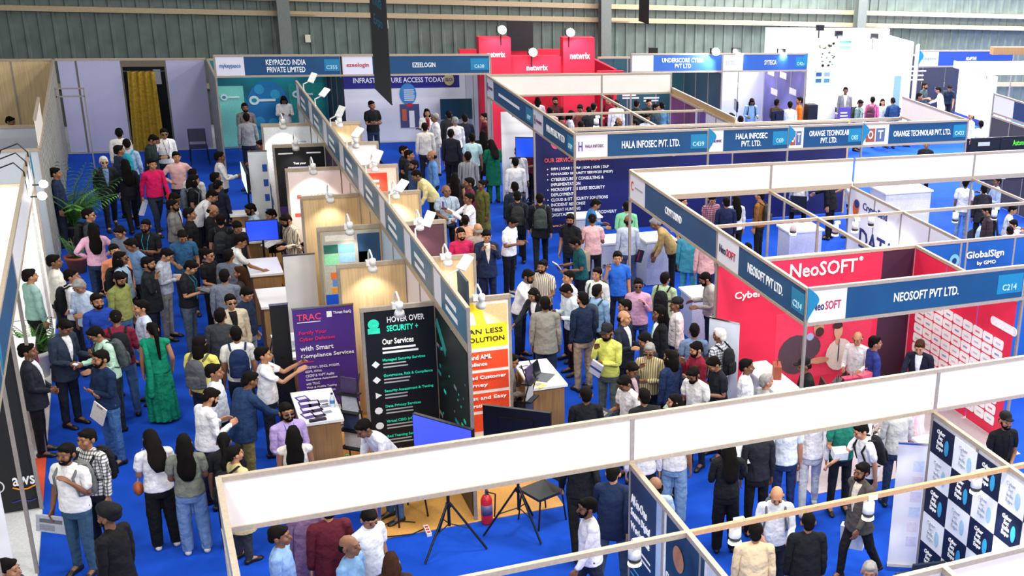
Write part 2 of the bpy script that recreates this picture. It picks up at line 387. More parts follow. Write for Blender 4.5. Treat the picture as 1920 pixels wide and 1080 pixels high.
fascia(b, (5.1, YN), (X2, YN), '-y'); rail(b, (5.6, YN), (5.6, 5.6), HF); post(b, 5.6, YN, HB, HF)
b = booth(10.0, 9.4, 'front booth at the right edge with a blank white fascia before the black capped man')
fascia(b, (X2, YF), (X3, YF), '+y'); rail(b, (X2, YR), (X3, YR), mt=mat('#c49a72', .5, .1)); fascia(b, (X2, YN), (X3, YN), '-y')
# --- island of the red booth
UC, U2, UD, U3 = 7.95, 10.88, 12.75, 15.8
VN, VC1, VC = 14.45, 17.55, 21.6
NS = ('NeoSOFT', '#b03048')
b = booth(9.8, 16, 'red walled corner booth lettered NeoSOFT with blue fascias on two sides')
fascia(b, (UC, VN), (11.8, VN), '-y', 'NEOSOFT PVT LTD.', 'C214', NS, tab='l', th=.14, tw=1.15, lw=.165)
fascia(b, (UC, VN), (UC, VC1), '-x', 'NEOSOFT PVT LTD.', 'C214', NS, th=.15, tw=1.2, lw=.27)
for x, y in ((UC, VN), (UC, VC1), (11.8, VN), (11.75, VC1)): post(b, x, y, 0, HF if y == VN or x == UC else HB)
wall(b, (UC, 17.5), (11.75, 17.5), RED, step=.95, posts=False)
g = graphic(b, (UC, 17.5), (11.75, 17.5), '-y', RED, .0, .82, .05, 2.44)
l_, r_ = (UC, 17.5), (11.75, 17.5)
txt('NeoSOFT', g, (9.9, 17.465, 2.25), '-y', .25, INK, 1.3); txt('Cyber', g, (8.5, 17.465, 1.9), '-y', .16, INK, .5); txt('®', g, (10.62, 17.465, 2.36), '-y', .08)
graphic(b, (UC, 17.5), (11.75, 17.5), '-y', mat('#3a1a34', .5, var=.2, scale=1), .82, .99, .05, 2.44)
wall(b, (11.75, VN+.05), (11.75, 17.5), RED, step=1.0, posts=False); 
def rrect(w, h, r, t):
    bm = MB(); pts = []
    for cx_, cy_, a0 in ((w/2-r, h/2-r, 0), (-w/2+r, h/2-r, 90), (-w/2+r, -h/2+r, 180), (w/2-r, -h/2+r, 270)):
        pts += [(cx_+r*math.cos(math.radians(a0+k*30)), cy_+r*math.sin(math.radians(a0+k*30))) for k in range(4)]
    n = len(pts); v = [(0, x, z) for x, z in pts]+[(-t, x, z) for x, z in pts]
    bm.add(v, [tuple(range(n)), tuple(range(2*n-1, n-1, -1))]+[(i, n+i, n+(i+1) % n, (i+1) % n) for i in range(n)]); return bm.mesh('logo_tile')
RR = rrect(.275, .165, .04, .008)
TCOL = ['#c9ccd6', '#8a98c0', '#c78f96', '#b8c4d8']
for i in range(9):
    for j in range(8):
        t = obj('logo_tile', RR, mat('#f6f5f7', .4, var=.01), b, (11.735, 17.15-i*.29, 1.62-j*.19))
        bx('logo_mark', mat(TCOL[(i*3+j) % 4], .5), (11.7235, 11.7265), (17.15-i*.29-.06, 17.15-i*.29+.06), (1.605-j*.19, 1.635-j*.19), t)
cp_ = obj('logo_tile', rrect(.7, .14, .06, .01), mat('#f6f5f7', .4), b, (11.735, 14.75, 1.95))
# printed picture of two colleagues on the red wall: flat print built from flat pieces
gp = graphic(b, (9.05, 17.5), (10.95, 17.5), '-y', mat('#e2365a', .5, var=.05), 0, 1, .25, 1.5, .019, .002, 'picture_print')
def disc(par, x, z, rx_, rz_, c, y=17.475, n=16, name='picture_patch'):
    bm = MB(); v = [(rx_*math.cos(2*math.pi*k/n), q, rz_*math.sin(2*math.pi*k/n)) for q in (0, -.003) for k in range(n)]
    bm.add(v, [tuple(range(n)), tuple(range(2*n-1, n-1, -1))]+[(k, n+k, n+(k+1) % n, (k+1) % n) for k in range(n)])
    return bm.build(name, mat(c, .5), par, (x, y, z))
disc(gp, 9.46, .72, .34, .36, '#4d3a46'); disc(gp, 9.72, .82, .22, .22, '#4d3a46', 17.472); disc(gp, 9.72, 1.02, .07, .07, '#9aa8d0', 17.471); disc(gp, 9.88, 1.17, .10, .15, '#c08c72', 17.470); disc(gp, 9.90, 1.09, .085, .085, '#3a2620', 17.467); disc(gp, 9.84, 1.27, .10, .06, '#2c1c18', 17.465)
disc(gp, 10.32, .62, .27, .30, '#d9cec4', 17.466); disc(gp, 10.27, .90, .05, .10, '#c99a80', 17.464); disc(gp, 10.27, 1.06, .085, .13, '#cfa088', 17.462); disc(gp, 10.25, 1.17, .10, .065, '#3a2420', 17.46)
disc(gp, 9.92, .56, .20, .06, '#c08a70', 17.460); disc(gp, 10.3, .70, .012, .22, '#3a3a5c', 17.461)
b = booth(10.3, 19.5, 'corner booth with blue Cryptobind fascia and white dividing wall')
fascia(b, (UC, VC1), (UC, VC), '-x', 'CRYPTOBIND', None, ('C', '#d8502c'), th=.13, tw=.75, lw=.2)
fascia(b, (UC, VC), (U2, VC), '+y'); fascia(b, (U2, VC), (UD, VC), '+y')
for p in ((UC, VC), (U2, VC)): post(b, *p, 0, HF)
rail(b, (UC, 19.55), (UD, 19.55)); rail(b, (U2, VC1), (U2, VC)); rail(b, (UC, VC1), (UD, VC1)); rail(b, (UC, VC), (UD, VC)); post(b, U2, 19.55); post(b, U2-.0, VC1)
wall(b, (UD, VC1), (UD, VC), PANEL, step=1.0)
g = graphic(b, (UD, VC1), (UD, VC), '-x', mat('#e9ebf2', .5, var=.01)); l_, r_ = ends((UD, VC1), (UD, VC), '-x')
txt('CryptoBind', g, (UD-.03, 20.55, 2.2), '-x', .2, mat('#3a4a8c', .5), .95); txt('DATA', g, (UD-.03, 20.4, 1.55), '-x', .40, mat('#26306c', .5), 1.35)
disc2 = MB().lathe([(.001, 0), (.14, 0), (.14, .006), (.001, .006)], n=16)
o = disc2.build('round_emblem', mat('#e0622c', .4), g, (UD-.03, 21.3, 2.1)); o.rotation_euler = (0, -math.pi/2, 0); o.scale = (1.3, .8, 1)
o = MB().lathe([(.001, 0), (.09, 0), (.09, .008), (.001, .008)], n=14).build('round_emblem', mat('#2a3a80', .4), g, (UD-.035, 21.26, 2.2)); o.rotation_euler = (0, -math.pi/2, 0)
b = booth(14.3, 19.5, 'booth with blue GlobalSign wall and white rear fascia boards')
wall(b, (11.8, 17.55), (17.2, 17.55), mat('#1c5ca6', .5), step=1.0); g = graphic(b, (11.8, 17.55), (17.2, 17.55), '-y', mat('#1a5cac', .45, var=.2, scale=.8))
txt('GlobalSign', g, (13.3, 17.52, 2.18), '-y', .17, INK, .85); txt('by GMO', g, (13.35, 17.52, 2.02), '-y', .09, INK, .42); txt('Empowering Digital Trust', g, (13.6, 17.52, 1.72), '-y', .22, INK, 2.5)
disc(g, 12.62, 2.12, .11, .13, '#6fb8e6', 17.52); disc(g, 12.62, 2.12, .05, .06, '#10305c', 17.515)
fascia(b, (UD+.05, VC), (U3, VC), '+y'); fascia(b, (U3, VC), (19.5, VC), '+y'); post(b, U3, VC, 0, HF); post(b, U3, 19.55); rail(b, (UD, 19.55), (19.5, 19.55)); rail(b, (U3, VC1), (U3, VC)); rail(b, (UD, VC), (19.5, VC))
# --- island with the navy portfolio wall
H0, H1, H2, H3, H4 = 7.93, 10.95, 12.92, 14.88, 17.88
VH, VM, VT = 24.88, 27.85, 32.0
HL = ('HALA INFOSEC', '#7a3a60')
b = booth(9.9, 26.4, 'corner booth with navy wall listing a services portfolio under Hala Infosec fascias')
fascia(b, (H0, VH), (H1, VH), '-y', 'HALA INFOSEC PVT. LTD.', 'C439', HL, th=.16, tw=1.32, lw=.235)
fascia(b, (H1, VH), (H2, VH), '-y', 'HALA INFOSEC\nPVT. LTD.', 'C439', HL, th=.3, tw=.78, lw=.18, tab='l')
fascia(b, (H0, VH), (H0, VM), '-x', 'HALA INFOSEC PVT LTD', 'C439', HL, th=.15, tw=1.3, lw=.26)
for x in (H0, H1, H2): post(b, x, VH, 0, HF)
post(b, H0, VM, 0, HF)
wall(b, (H0, VM), (H2, VM), NAVY, step=1.0, posts=False); rail(b, (H0, VM+.06), (H2, VM+.06), HB+.02, .08)
NV = mat('#1a1f5e', .45, var=.3, scale=.7)
g = graphic(b, (H0, VM), (H2, VM), '-y', NV)
txt('HALA\nINFOSEC', g, (8.95, VM-.03, 2.22), '-y', .3, INK, .62)
o = disc(g, 8.42, 2.22, .12, .16, '#d8507a', VM-.03); disc(g, 8.42, 2.25, .06, .1, '#3a2a80', VM-.035)
txt('OUR SERVICES PORTFOLIO', g, (8.15, VM-.03, 1.8), '-y', .10, mat('#ff6a5a', .5), 1.35, 'L')
for i, (s, wd) in enumerate((('SIEM | SOAR | WAF | EDR | XDR | DLP', 1.4), ('MANAGED SECURITY SERVICES (MSSP)', 1.5), ('CYBERSECURITY CONSULTING &', 1.27), ('IMPLEMENTATION', .7), ('MICROSOFT 365 E3/E5 SECURITY', 1.3), ('DEPLOYMENT', .54), ('CLOUD & OT SECURITY SOLUTIONS', 1.38), ('INCIDENT RESPONSE', .82), ('THREAT HUNTING', .7), ('DIGITAL FORENSICS & RECOVERY', 1.6))):
    txt(s, g, (8.3, VM-.03, 1.585-i*.122), '-y', .075, INK, wd, 'L')
    if i not in (3, 5, 8, 9): bx('bullet', INK, (8.21, 8.235), (VM-.026, VM-.022), (1.573-i*.122, 1.597-i*.122), g)
txt('www.halainfosec.com', g, (8.25, VM-.03, .22), '-y', .06, mat('#ffb070', .5), .9, 'L')
disc(g, 11.35, 2.0, .22, .24, '#56a8e8', VM-.026); disc(g, 11.35, 2.0, .17, .19, '#1f3a9c', VM-.03); disc(g, 11.35, 2.02, .07, .09, '#56a8e8', VM-.034)
b = booth(15.4, 26.4, 'booth with blue Orange Technolab fascias beside the navy wall')
OT = ('OT', '#a8523c')
fascia(b, (H2, VH), (H3, VH), '-y', 'ORANGE TECHNOLAB\nPVT. LTD.', 'C435', OT, th=.3, tw=1.05, lw=.2, tab='l')
fascia(b, (H3, VH), (H4, VH), '-y', 'ORANGE TECHNOLAB PVT. LTD.', 'C433', OT, th=.14, tw=1.65, lw=.24, tab='l')
for x in (H3, H4): post(b, x, VH, 0, HF)
fascia(b, (H4, VH), (H4, VM+.1), '+x'); rail(b, (H2, VM+.06), (H4, VM+.06), HB+.02, .08); wall(b, (H2, VM), (16.2, VM), NAVY, step=1.0, posts=False); graphic(b, (H2, VM), (16.2, VM), '-y', NV)
bx('post', mat('#d8b070', .5), (16.2, 16.25), (VM-.02, VM+.02), (0, 2.5), b)
b = booth(9.4, 30, 'booth with blue fascia on the aisle and white rear boards before the red stand')
fascia(b, (H0, VM), (H0, VT), '-x', 'INFOSEC SOLUTIONS PVT LTD' if 0 else '', 'C437', ('', '#999999') if 0 else HL, th=.12, tw=1.6, lw=.16)
l_, r_ = ends((H0, VM), (H0, VT), '-x'); lines(b, l_, r_, '-x', .28, 2.82, 1, .1, .45, .07, INK, .02, 0)
fascia(b, (H0, VT), (H1, VT), '+y'); fascia(b, (H1, VT), (H2, VT), '+y')
for x in (H0, H1, H2): post(b, x, VT, 0, HF)
rail(b, (H0, 29.7), (H2, 29.7)); rail(b, (H1, VM), (H1, VT)); post(b, H1, 29.7); wall(b, (H2, VM), (H2, VT), mat('#e8e6ee', .5), step=1.03)
graphic(b, (H2, 30.2), (H2, VT), '-x', mat('#7a4480', .5, var=.3, scale=1), .05, .98); graphic(b, (H2, 29.0), (H2, 30.1), '-x', mat('#6a50a0', .5, var=.2), .02, .5)
fascia(b, (H2+.04, VM), (H2+.04, VT), '+x', z0=HB-.02, z1=HB+.16, back=mat('#c9a060', .5))
bx('white_partition', PANEL, (8.0, 8.9), (31.0, 31.05), (0, 2.3), b)
# --- back row
VB = 35.3
b = booth(3.4, 36.8, 'back row booth with teal key graphics under Keypasco fascia')
fascia(b, (1.94, VB), (4.94, VB), '-y', 'KEYPASCO INDIA\nPRIVATE LIMITED', 'C355', ('mykeypasco', '#1d6ea8'), th=.33, tw=.95, lw=.225)
for x in (1.94, 4.94): post(b, x, VB, 0, HF, DKMETAL if x > 4 else ALU2); post(b, x, 38.3)
TQ = mat('#0e8fa0', .45, var=.35, scale=.9)
wall(b, (1.94, 38.3), (4.94, 38.3), TQ, step=1, posts=False); g = graphic(b, (1.94, 38.3), (4.94, 38.3), '-y', TQ)
g2 = graphic(b, (1.94, 38.3), (4.94, 38.3), '-y', mat('#7fd8cc', .4), .02, .27, .05, 1.75, .02); g3 = graphic(b, (1.94, 38.3), (4.94, 38.3), '-y', mat('#1b9c98', .4, var=.2), .66, .97, .4, 1.8, .02)
disc(g, 3.35, 1.15, .55, .75, '#1678b8', 38.27)
def keymark(par, x, z, s, y=38.25):
    disc(par, x, z, .13*s, .13*s, '#d8f0f4', y, name='key_mark'); bx('key_mark', mat('#d8f0f4', .5), (x+.1*s, x+.55*s), (y-.004, y), (z-.035*s, z+.035*s), par); disc(par, x, z, .07*s, .06*s, '#2a8fb0', y-.005, name='key_mark')
keymark(g, 3.0, 1.35, 1.0); keymark(g2, 2.25, 1.45, .7); keymark(g3, 4.1, 1.5, .8)
for k, (dx, dz) in enumerate(((-.15, .5), (.25, .35), (-.2, -.4), (.15, -.45))): disc(g, 3.3+dx, 1.15+dz, .13, .14, '#2f9ed0', 38.262)
wall(b, (1.94, VB), (1.94, 38.3), mat('#8f9490', .5), step=1.0); wall(b, (4.94, VB), (4.94, 38.3), mat('#2a2340', .5), step=1.0)
b = booth(6.9, 36.8, 'back row booth with white infrastructure access wall under Ezeelogin fascia')
fascia(b, (4.94, VB), (8.85, VB), '-y', 'EZEELOGIN', 'C638', ('ezeelogin', '#c02840'), th=.13, tw=.6, lw=.2)
post(b, 8.85, VB, 0, HF); wall(b, (8.85, VB), (8.85, 38.3), PANEL, step=1); wall(b, (4.94, 38.3), (8.85, 38.3), PANEL, step=1, posts=False); g = graphic(b, (4.94, 38.3), (8.85, 38.3), '-y', mat('#e9edf6', .5, var=.02))
gb = graphic(b, (4.94, 38.3), (8.85, 38.3), '-y', mat('#2c2a90', .45, var=.2), .02, .95, 1.62, 2.42, .02); txt('INFRASTRUCTURE ACCESS TODAY!', gb, (6.95, 38.27, 1.86), '-y', .15, INK, 2.6)
disc(gb, 8.35, 1.86, .19, .22, '#2a3050', 38.27); disc(gb, 8.35, 1.86, .15, .18, '#c8b890', 38.265); txt('ISO', gb, (8.35, 38.255, 1.86), '-y', .1, mat('#303a60', .5), .2)
disc(g, 7.15, 1.45, .24, .32, '#3c8ad0', 38.265); lines(g, (4.94, 38.3), (8.85, 38.3), '-y', .535, 1.58, 6, .06, .08, .025, INK, .045)
bx('server_picture', mat('#4a5080', .5), (6.9, 7.45), (38.262, 38.27), (.45, 1.15), g); bx('server_picture', INK, (7.15, 7.3), (38.255, 38.262), (.45, .95), g)
bx('server_picture', mat('#d86a40', .5), (6.95, 7.08), (38.255, 38.262), (.65, 1.0), g); disc(g, 7.18, 1.12, .1, .06, '#d02848', 38.26)
b = booth(10.6, 37.2, 'red stand with tall side towers lettered netwrix behind the white boards', 'red_stand')
RN = mat('#d8203c', .5, var=.04, scale=2)
bx('tower', RN, (8.72, 9.62), (36.0, 36.3), (0, 3.42), b); bx('tower', RN, (11.15, 12.1), (36.0, 36.3), (0, 3.42), b); hd = bx('header', RN, (9.62, 11.15), (36.1, 36.3), (2.3, 2.88), b)
txt('netwrix', hd, (10.4, 36.08, 2.55), '-y', .16, INK, .62); txt('netwrix', b, (9.2, 35.98, 2.95), '-y', .16, INK, .5); txt('netwrix', b, (11.65, 35.98, 2.9), '-y', .18, INK, .6)
bx('back_wall', RN, (8.9, 12.9), (39.2, 39.3), (0, 2.6), b); bx('side_wall', RN, (12.8, 12.9), (36.3, 39.2), (0, 2.45), b); bx('dark_screen', mat('#1d1c22', .5), (10.3, 11.1), (38.9, 38.95), (2.6, 3.5), b)
bx('side_boom', RN, (12.1, 12.9), (35.7, 35.8), (2.2, 2.5), b)
b = booth(14.4, 36.8, 'back row booth with dark green glass panels under Underscore Cyber fascia')
fascia(b, (12.98, VB), (15.92, VB), '-y', 'UNDERSCORE CYBER\nPVT LTD', None, ('_', '#888888'), blue=mat('#2f62ae', .5, var=.05), th=.3, tw=1.35, lw=.235)
for x in (12.98, 15.92): post(b, x, VB, 0, HF)
DG = mat('#2f5a60', .35, var=.1); wall(b, (12.98, 38.3), (15.92, 38.3), DG, step=.98); g = graphic(b, (13.5, 38.3), (15.92, 38.3), '-y', DG)
for k in range(4): lines(g, (13.5, 38.3), (15.92, 38.3), '-y', .12+.3*(k % 2), 1.75-.45*(k//2)-.1*(k % 2), 2, .09, .24, .05)
wall(b, (15.92, VB), (15.92, 38.3), mat('#2f5560', .4), step=1)
b = booth(17.4, 36.8, 'back row booth with violet printed wall under Syteca fascia')
fascia(b, (15.92, VB), (18.85, VB), '-y', 'SYTECA', 'C421', ('SYTECA', '#c0c4d0'), blue=mat('#2d5fae', .5, var=.05), th=.14, tw=.42, lw=.235, tab='r')
post(b, 18.85, VB, 0, HF); wall(b, (15.92, 38.3), (18.85, 38.3), PANEL, step=1, posts=False)
wall(b, (18.85, VB), (18.85, 38.3), PANEL, step=1); g = graphic(b, (18.85, VB), (18.85, 38.3), '-x', mat('#7a72b0', .5, var=.3, scale=.9), .02, .98)
for u, z in ((.1, 1.95), (.4, 2.0), (.2, 1.35), (.65, 1.6)): graphic(b, (18.85, VB), (18.85, 38.3), '-x', mat('#f0e6ee', .4), u, u+.16, z, z+.2, .022, name='print_patch')
b = booth(21.2, 36.8, 'large white custom stand with blue bars and foliage print', 'white_stand')
WS = mat('#f6f6f8', .5, var=.01)
bx('tower', WS, (19.0, 19.95), (35.2, 35.5), (0, 3.5), b); bx('back_wall', WS, (19.95, 22.9), (37.0, 37.2), (0, 3.6), b); bx('tower', WS, (22.2, 22.9), (35.4, 37.0), (0, 3.4), b); bx('roof_panel', WS, (19.0, 20.7), (38.5, 38.7), (2.0, 3.4), b)
for z in (2.95, 3.12): bx('blue_bar', mat('#3a62b4', .5), (20.75, 21.4), (36.96, 36.99), (z, z+.09), b)
bx('blue_column', mat('#3f74c8', .4), (20.3, 20.42), (36.4, 36.5), (0, 2.2), b); bx('light_column', mat('#8fb4dc', .4), (22.25, 22.5), (35.36, 35.4), (.4, 2.3), b)
rnd = random.Random(3)
for k in range(26): disc(b, 19.2+rnd.random()*.6, 2.65+rnd.random()*.75, .02+.035*rnd.random(), .015+.03*rnd.random(), ['#4f7c3c', '#6e6a58', '#7aa050'][k % 3], 35.19, 7, 'foliage_print')
pp = bx('info_print', mat('#cfe4ec', .5), (19.1, 19.8), (35.185, 35.195), (2.05, 2.6), b)
for k in range(4): bx('info_patch', mat(['#3a6a80', '#5a8a9c', '#344f90', '#9aa8b0'][k], .5), (19.15+.3*(k % 2), 19.35+.3*(k % 2)), (35.18, 35.186), (2.15+.2*(k//2), 2.27+.2*(k//2)), pp)
st = bx('violet_board', mat('#5a4a9c', .5, var=.2), (19.75, 20.2), (34.6, 34.64), (.3, 1.45), b); lines(st, (19.75, 34.6), (20.2, 34.6), '-y', .1, 1.3, 6, .1, .7, .04, INK, .03)
for k in range(4): bx('wing', WS, (22.95+.09*k, 23.0+.09*k), (35.3+.1*k, 35.35+.1*k), (0, 3.3), b)
b = booth(25.3, 37.2, 'far back row booth with charcoal wall under Adaptive fascia')
fascia(b, (23.4, 35.8), (27.4, 35.8), '-y', 'ADAPTIVE', None, ('adaptive', '#88a0c8'), blue=mat('#2a4fa8', .5, var=.05), th=.12, tw=.45, lw=.2, tab='l')
wall(b, (23.4, 38.5), (27.4, 38.5), mat('#3a3c46', .5), step=1, posts=False); lines(b, (23.4, 38.5), (27.4, 38.5), '-y', .36, 2.1, 4, .16, .18, .05, INK, .03)
txt('?', b, (26.0, 38.47, 1.25), '-y', .14, mat('#a080e0', .5))
for x in (23.4, 27.4): post(b, x, 35.8, 0, HF)
b = booth(25, 32.5, 'glowing white box stand with violet edge at the far right', 'white_box_stand')
LW = mat('#ffffff', .4, emit=1.2); bx('light_box', LW, (23.2, 27.5), (31.6, 33.3), (2.95, 3.1), b); bx('violet_edge', mat('#a8a0e0', .4, emit=.6), (23.15, 23.2), (31.55, 33.35), (2.9, 3.12), b)
bx('light_panel', LW, (23.3, 23.4), (31.7, 33.2), (1.5, 2.9), b); bx('blue_band', mat('#3050b8', .4), (23.28, 23.42), (31.7, 33.2), (1.3, 1.5), b); bx('corner_column', mat('#d8dcd8', .4), (23.2, 23.45), (31.3, 31.6), (0, 2.95), b)
bx('wood_beam', WOODD, (25.6, 29), (34.6, 34.8), (3.1, 3.35), b)
AX0, AX1, AX2, AZ = 18.5, 19.44, 20.17, 2.44
b = booth(23, 27.4, 'dark booth with grey wall and blue fascia at the right edge')
fascia(b, (21, 24.9), (21, 28.1), '-x', None); graphic(b, (21, 24.9), (21, 28.1), '-x', mat('#26406c', .5), .3, .99, HB+.05, HF-.05, .012, .003, 'fascia_print'); graphic(b, (21, 24.9), (21, 28.1), '-x', LOGOW, .01, .3, HB+.05, HF-.05, .012, .003, 'logo_panel')
wall(b, (21, 25.5), (21, 28.1), mat('#4a4648', .6), step=.9, z1=2.45); post(b, 21, 28.1, 0, HF)
k = bx('black_counter_front', BLACK, (AX1, AX2+.6), (25.5, 25.55), (1.3, AZ), b); txt('Automotive', k, (AX2-.05, 25.48, AZ-.16), '-y', .14, mat('#6ee04a', .5), .62); lines(k, (AX1, 25.5), (AX2, 25.5), '-y', .1, 1.8, 2, .4, .3, .07, mat('#c0c8c8', .5), .04)
k = bx('black_counter_front', BLACK, (AX0, AX1-.03), (25.5, 25.55), (1.3, AZ), b); lines(k, (AX0, 25.5), (AX1, 25.5), '-y', .2, AZ-.1, 1, .4, .5, .1, mat('#b8c0c0', .5), .04)
# --- left row along the wall side
XL = -1.63
LP = mat('#c3cad2', .6, var=.02)
b = booth(-3.2, 34, 'far left booth with wooden rear wall beside the grey corridor panels')
wall(b, (-6.2, 38.4), (-1.66, 38.4), WOOD, step=1.0); wall(b, (XL, 30.0), (XL, 38.3), mat('#b7bdb9', .5, .2), step=.42)
b = booth(-3.4, 29, 'left booth with pale blue grey dividing walls beyond the palm')
wall(b, (-6, 29.95), (XL, 29.95), LP); wall(b, (-6, 27.75), (XL, 27.75), LP); fascia(b, (XL, 27.75), (XL, 29.95), '+x', None); wall(b, (XL, 27.8), (XL, 29.9), mat('#b7bdb9', .5, .2), step=.42)
b = booth(-3.4, 23, 'brightly lit white left booth with curved lamp arms')
wall(b, (-6, 25.0), (XL, 25.0), mat('#f2f0ee', .5, var=.01)); fascia(b, (XL, 19.1), (XL, 25.0), '+x', None, tab='r')
graphic(b, (XL, 19.1), (XL, 25.0), '+x', mat('#dfe2ea', .5), .02, .98, HB+.05, HF-.05, .012, .003, 'fascia_print')
post(b, XL, 23.8, 0, HB, mat('#f4f2ea', .5)); post(b, XL, 25, 0, HF); post(b, XL, 19.1, 0, HF); bx('white_floor', mat('#e4e2e0', .6), (-6, XL), (19.1, 25), (.0, .012), b); wall(b, (-6, 19.1), (-4.5, 19.1), LP)
for k, y in enumerate((24.6, 23.9, 23.2)):
    q = MB().tube([(XL, y, 2.5), (XL+.02, y-.1, 3.15), (XL-.1, y-.1, 3.3), (XL-.35, y-.1, 3.2), (XL-.45, y-.1, 2.95)], .012, 6); q.build('lamp_arm', DKMETAL, b)
b = booth(-3.2, 17, 'left booth with a black partner wall carrying aws lettering')
wall(b, (-4.6, 17.4), (XL, 17.4), mat('#17181c', .5), step=1.0); fascia(b, (XL, 15.7), (XL, 19.1), '+x', None, tab='l'); graphic(b, (XL, 15.7), (XL, 19.1), '+x', BLUE, .02, .98, HB+.05, HF-.05, .012, .003, 'fascia_print')
post(b, XL, 15.7, 0, HF); post(b, XL, 17.4, 0, HB); g = graphic(b, (-4.6, 17.4), (XL, 17.4), '-y', mat('#101114', .5), .02, .985)
txt('aws', g, (-1.77, 17.37, .46), '-y', .12, INK, .24)
bm = MB().tube([(-.13, 0, .02), (-.06, 0, -.015), (.03, 0, -.02), (.12, 0, .02)], .010, 6); bm.build('smile_mark', mat('#e8952c', .5), g, (-1.77, 17.372, .36))
bm = MB().tube([(-.13, 0, .0), (-.04, 0, .02), (.06, 0, -.012), (.13, 0, .01)], .008, 6); bm.build('script_mark', mat('#2b2f90', .5), g, (-1.8, 17.372, .17))
for z, w_ in ((1.7, .16), (1.5, .22), (1.3, .2), (.62, .1)): bx('print_line', INK, (-2.2, -2.2+w_), (17.37, 17.374), (z, z+.03), g)
disc(g, -2.05, .42, .07, .085, '#f0f0f0', 17.372); disc(g, -2.05, .42, .055, .068, '#101114', 17.368)
bx('white_floor', mat('#dedede', .6), (-5, XL), (12.8, 19.1), (.0, .012), b)
b = booth(-3.2, 14, 'nearest left booth frame with brown posts at the photo edge')
fascia(b, (XL, 12.8), (XL, 15.7), '+x'); graphic(b, (XL, 12.8), (XL, 15.7), '+x', BLUE, .02, .98, HB+.05, HF-.05, .012, .003, 'fascia_print'); post(b, XL, 12.8, 0, HF)
# grey corridor panels, doorway and curtain at the far end
c = booth(.1, 38.4, 'lilac grey partition panels with a dark doorway at the far left end', 'partition')
LG = mat('#b4b4d4', .6, var=.02)
for x0, x1 in ((-1.55, -1.17), (-1.12, -.14), (.93, 1.86)): bx('wall_panel', LG, (x0, x1), (38.38, 38.42), (.03, 2.46), c)
for x in (-1.145, -.12, .91): post(c, x, 38.4, 0, HB, mat('#6e665e', .5))
bx('door_header', mat('#6f6456', .6), (-.1, .9), (38.38, 38.42), (2.28, 2.5), c); rail(c, (-1.6, 38.4), (1.9, 38.4)); bx('dark_backing', mat('#10161e', .8), (-.3, 1.1), (39.3, 39.35), (0, 2.25), c); bx('notice', mat('#aeb4c0', .6), (.62, .8), (39.28, 39.3), (1.65, 2.05), c)  # added dark sheet stands in for the shade beyond the doorway
bx('curtain_rod', CHROME, (-.1, .9), (38.36, 38.375), (2.16, 2.175), c)
bm = MB(); n = 40; v = []
for j, z in enumerate((2.17, 1.5, .8, .03)):
    for i in range(n+1):
        u = i/n; v.append((.0+u*(.64+.04*j)-.03*j, .05*math.sin(u*26+j*.5)*(.7+.2*j), z))
bm.add(v, [(j*(n+1)+i, j*(n+1)+i+1, (j+1)*(n+1)+i+1, (j+1)*(n+1)+i) for j in range(3) for i in range(n)])
bm.build('curtain', mat('#a8882a', .8, kind='cloth', var=.12), None, (.0, 38.28, 0), True, label='mustard yellow curtain hanging in the dark doorway', cat='curtain')
# --- central row of small pods back to back on a spine
YS = [15.05, 17.0, 19.03, 21.07, 23.12, 25.23, 27.33, 29.43, 31.5]
XS, XA, XB = 3.4, 2.41, 4.43
PODL = ['black walled pod under the hover over security board', 'pod with plain wooden left divider behind the black security board', 'pod with the control room picture on its left divider', 'pod with plain wooden divider between picture and pink board', 'pod with the red and white lit poster', 'pod with the black test your board', 'pod with the white board of faint lines', 'farthest pod of the central row beside the Keypasco booth']
SPW = [mat('#14181c', .5, var=.1), mat('#f0e6ea', .5, var=.03), mat('#cfdbe8', .5, var=.05), WOOD, mat('#f4dcd6', .5, var=.05), mat('#2a2440', .5), mat('#e8ebf0', .5), mat('#cfd6da', .5)]
LDIV = [BLACK, WOOD, WOOD, WOOD, mat('#f8ece8', .5), BLACK, PANEL, mat('#273438', .5)]
RDIV = [WOOD, WOOD, mat('#5c3a44', .5), WOOD, mat('#f0dcc8', .5), PANEL, WOOD, WOOD]
PODS = []
FB = mat('#41708e', .45, var=.15, scale=1.5)  # greyed blue: glare on the spine fascias put into the colour
for i in range(8):
    y0, y1 = YS[i], YS[i+1]
    p = booth(XS, (y0+y1)/2, PODL[i], 'pod_booth'); PODS.append(p)
    wall(p, (XS, y0), (XS, y1), SPW[i], step=1.02); post(p, XS, y0, 0, HF)
    fascia(p, (XS, y0), (XS, y1), '-x')
    graphic(p, (XS, y0), (XS, y1), '-x', LOGOW, .01, .22, HB+.05, HF-.05, .012, .003, 'logo_panel')
    fp = graphic(p, (XS, y0), (XS, y1), '-x', FB, .24, .99, HB+.05, HF-.05, .012, .003, 'fascia_print')
    l_, r_ = ends((XS, y0), (XS, y1), '-x'); lines(fp, l_, r_, '-x', .38, 2.86, 2, .15, .4, .075, INK, .02, .3)
    fp = graphic(p, (XS, y0), (XS, y1), '+x', FB, .24, .99, HB+.05, HF-.05, .012, .003, 'fascia_print')
    for xa, xb, dv in ((XA, XS-.03, LDIV[i]), (XS+.03, XB, RDIV[i])):
        if i == 7: continue
        bx('divider', dv, (xa, xb), (y1-.01, y1+.01), (.03, 2.44), p); rail(p, (xa-.02, y1), (xb, y1), HB, .06); post(p, xa if xa < 3 else xb, y1, 0, HB)
        bx('divider_back', WOOD, (xa+.02, xb-.02), (y1+.011, y1+.016), (.03, 2.44), p)
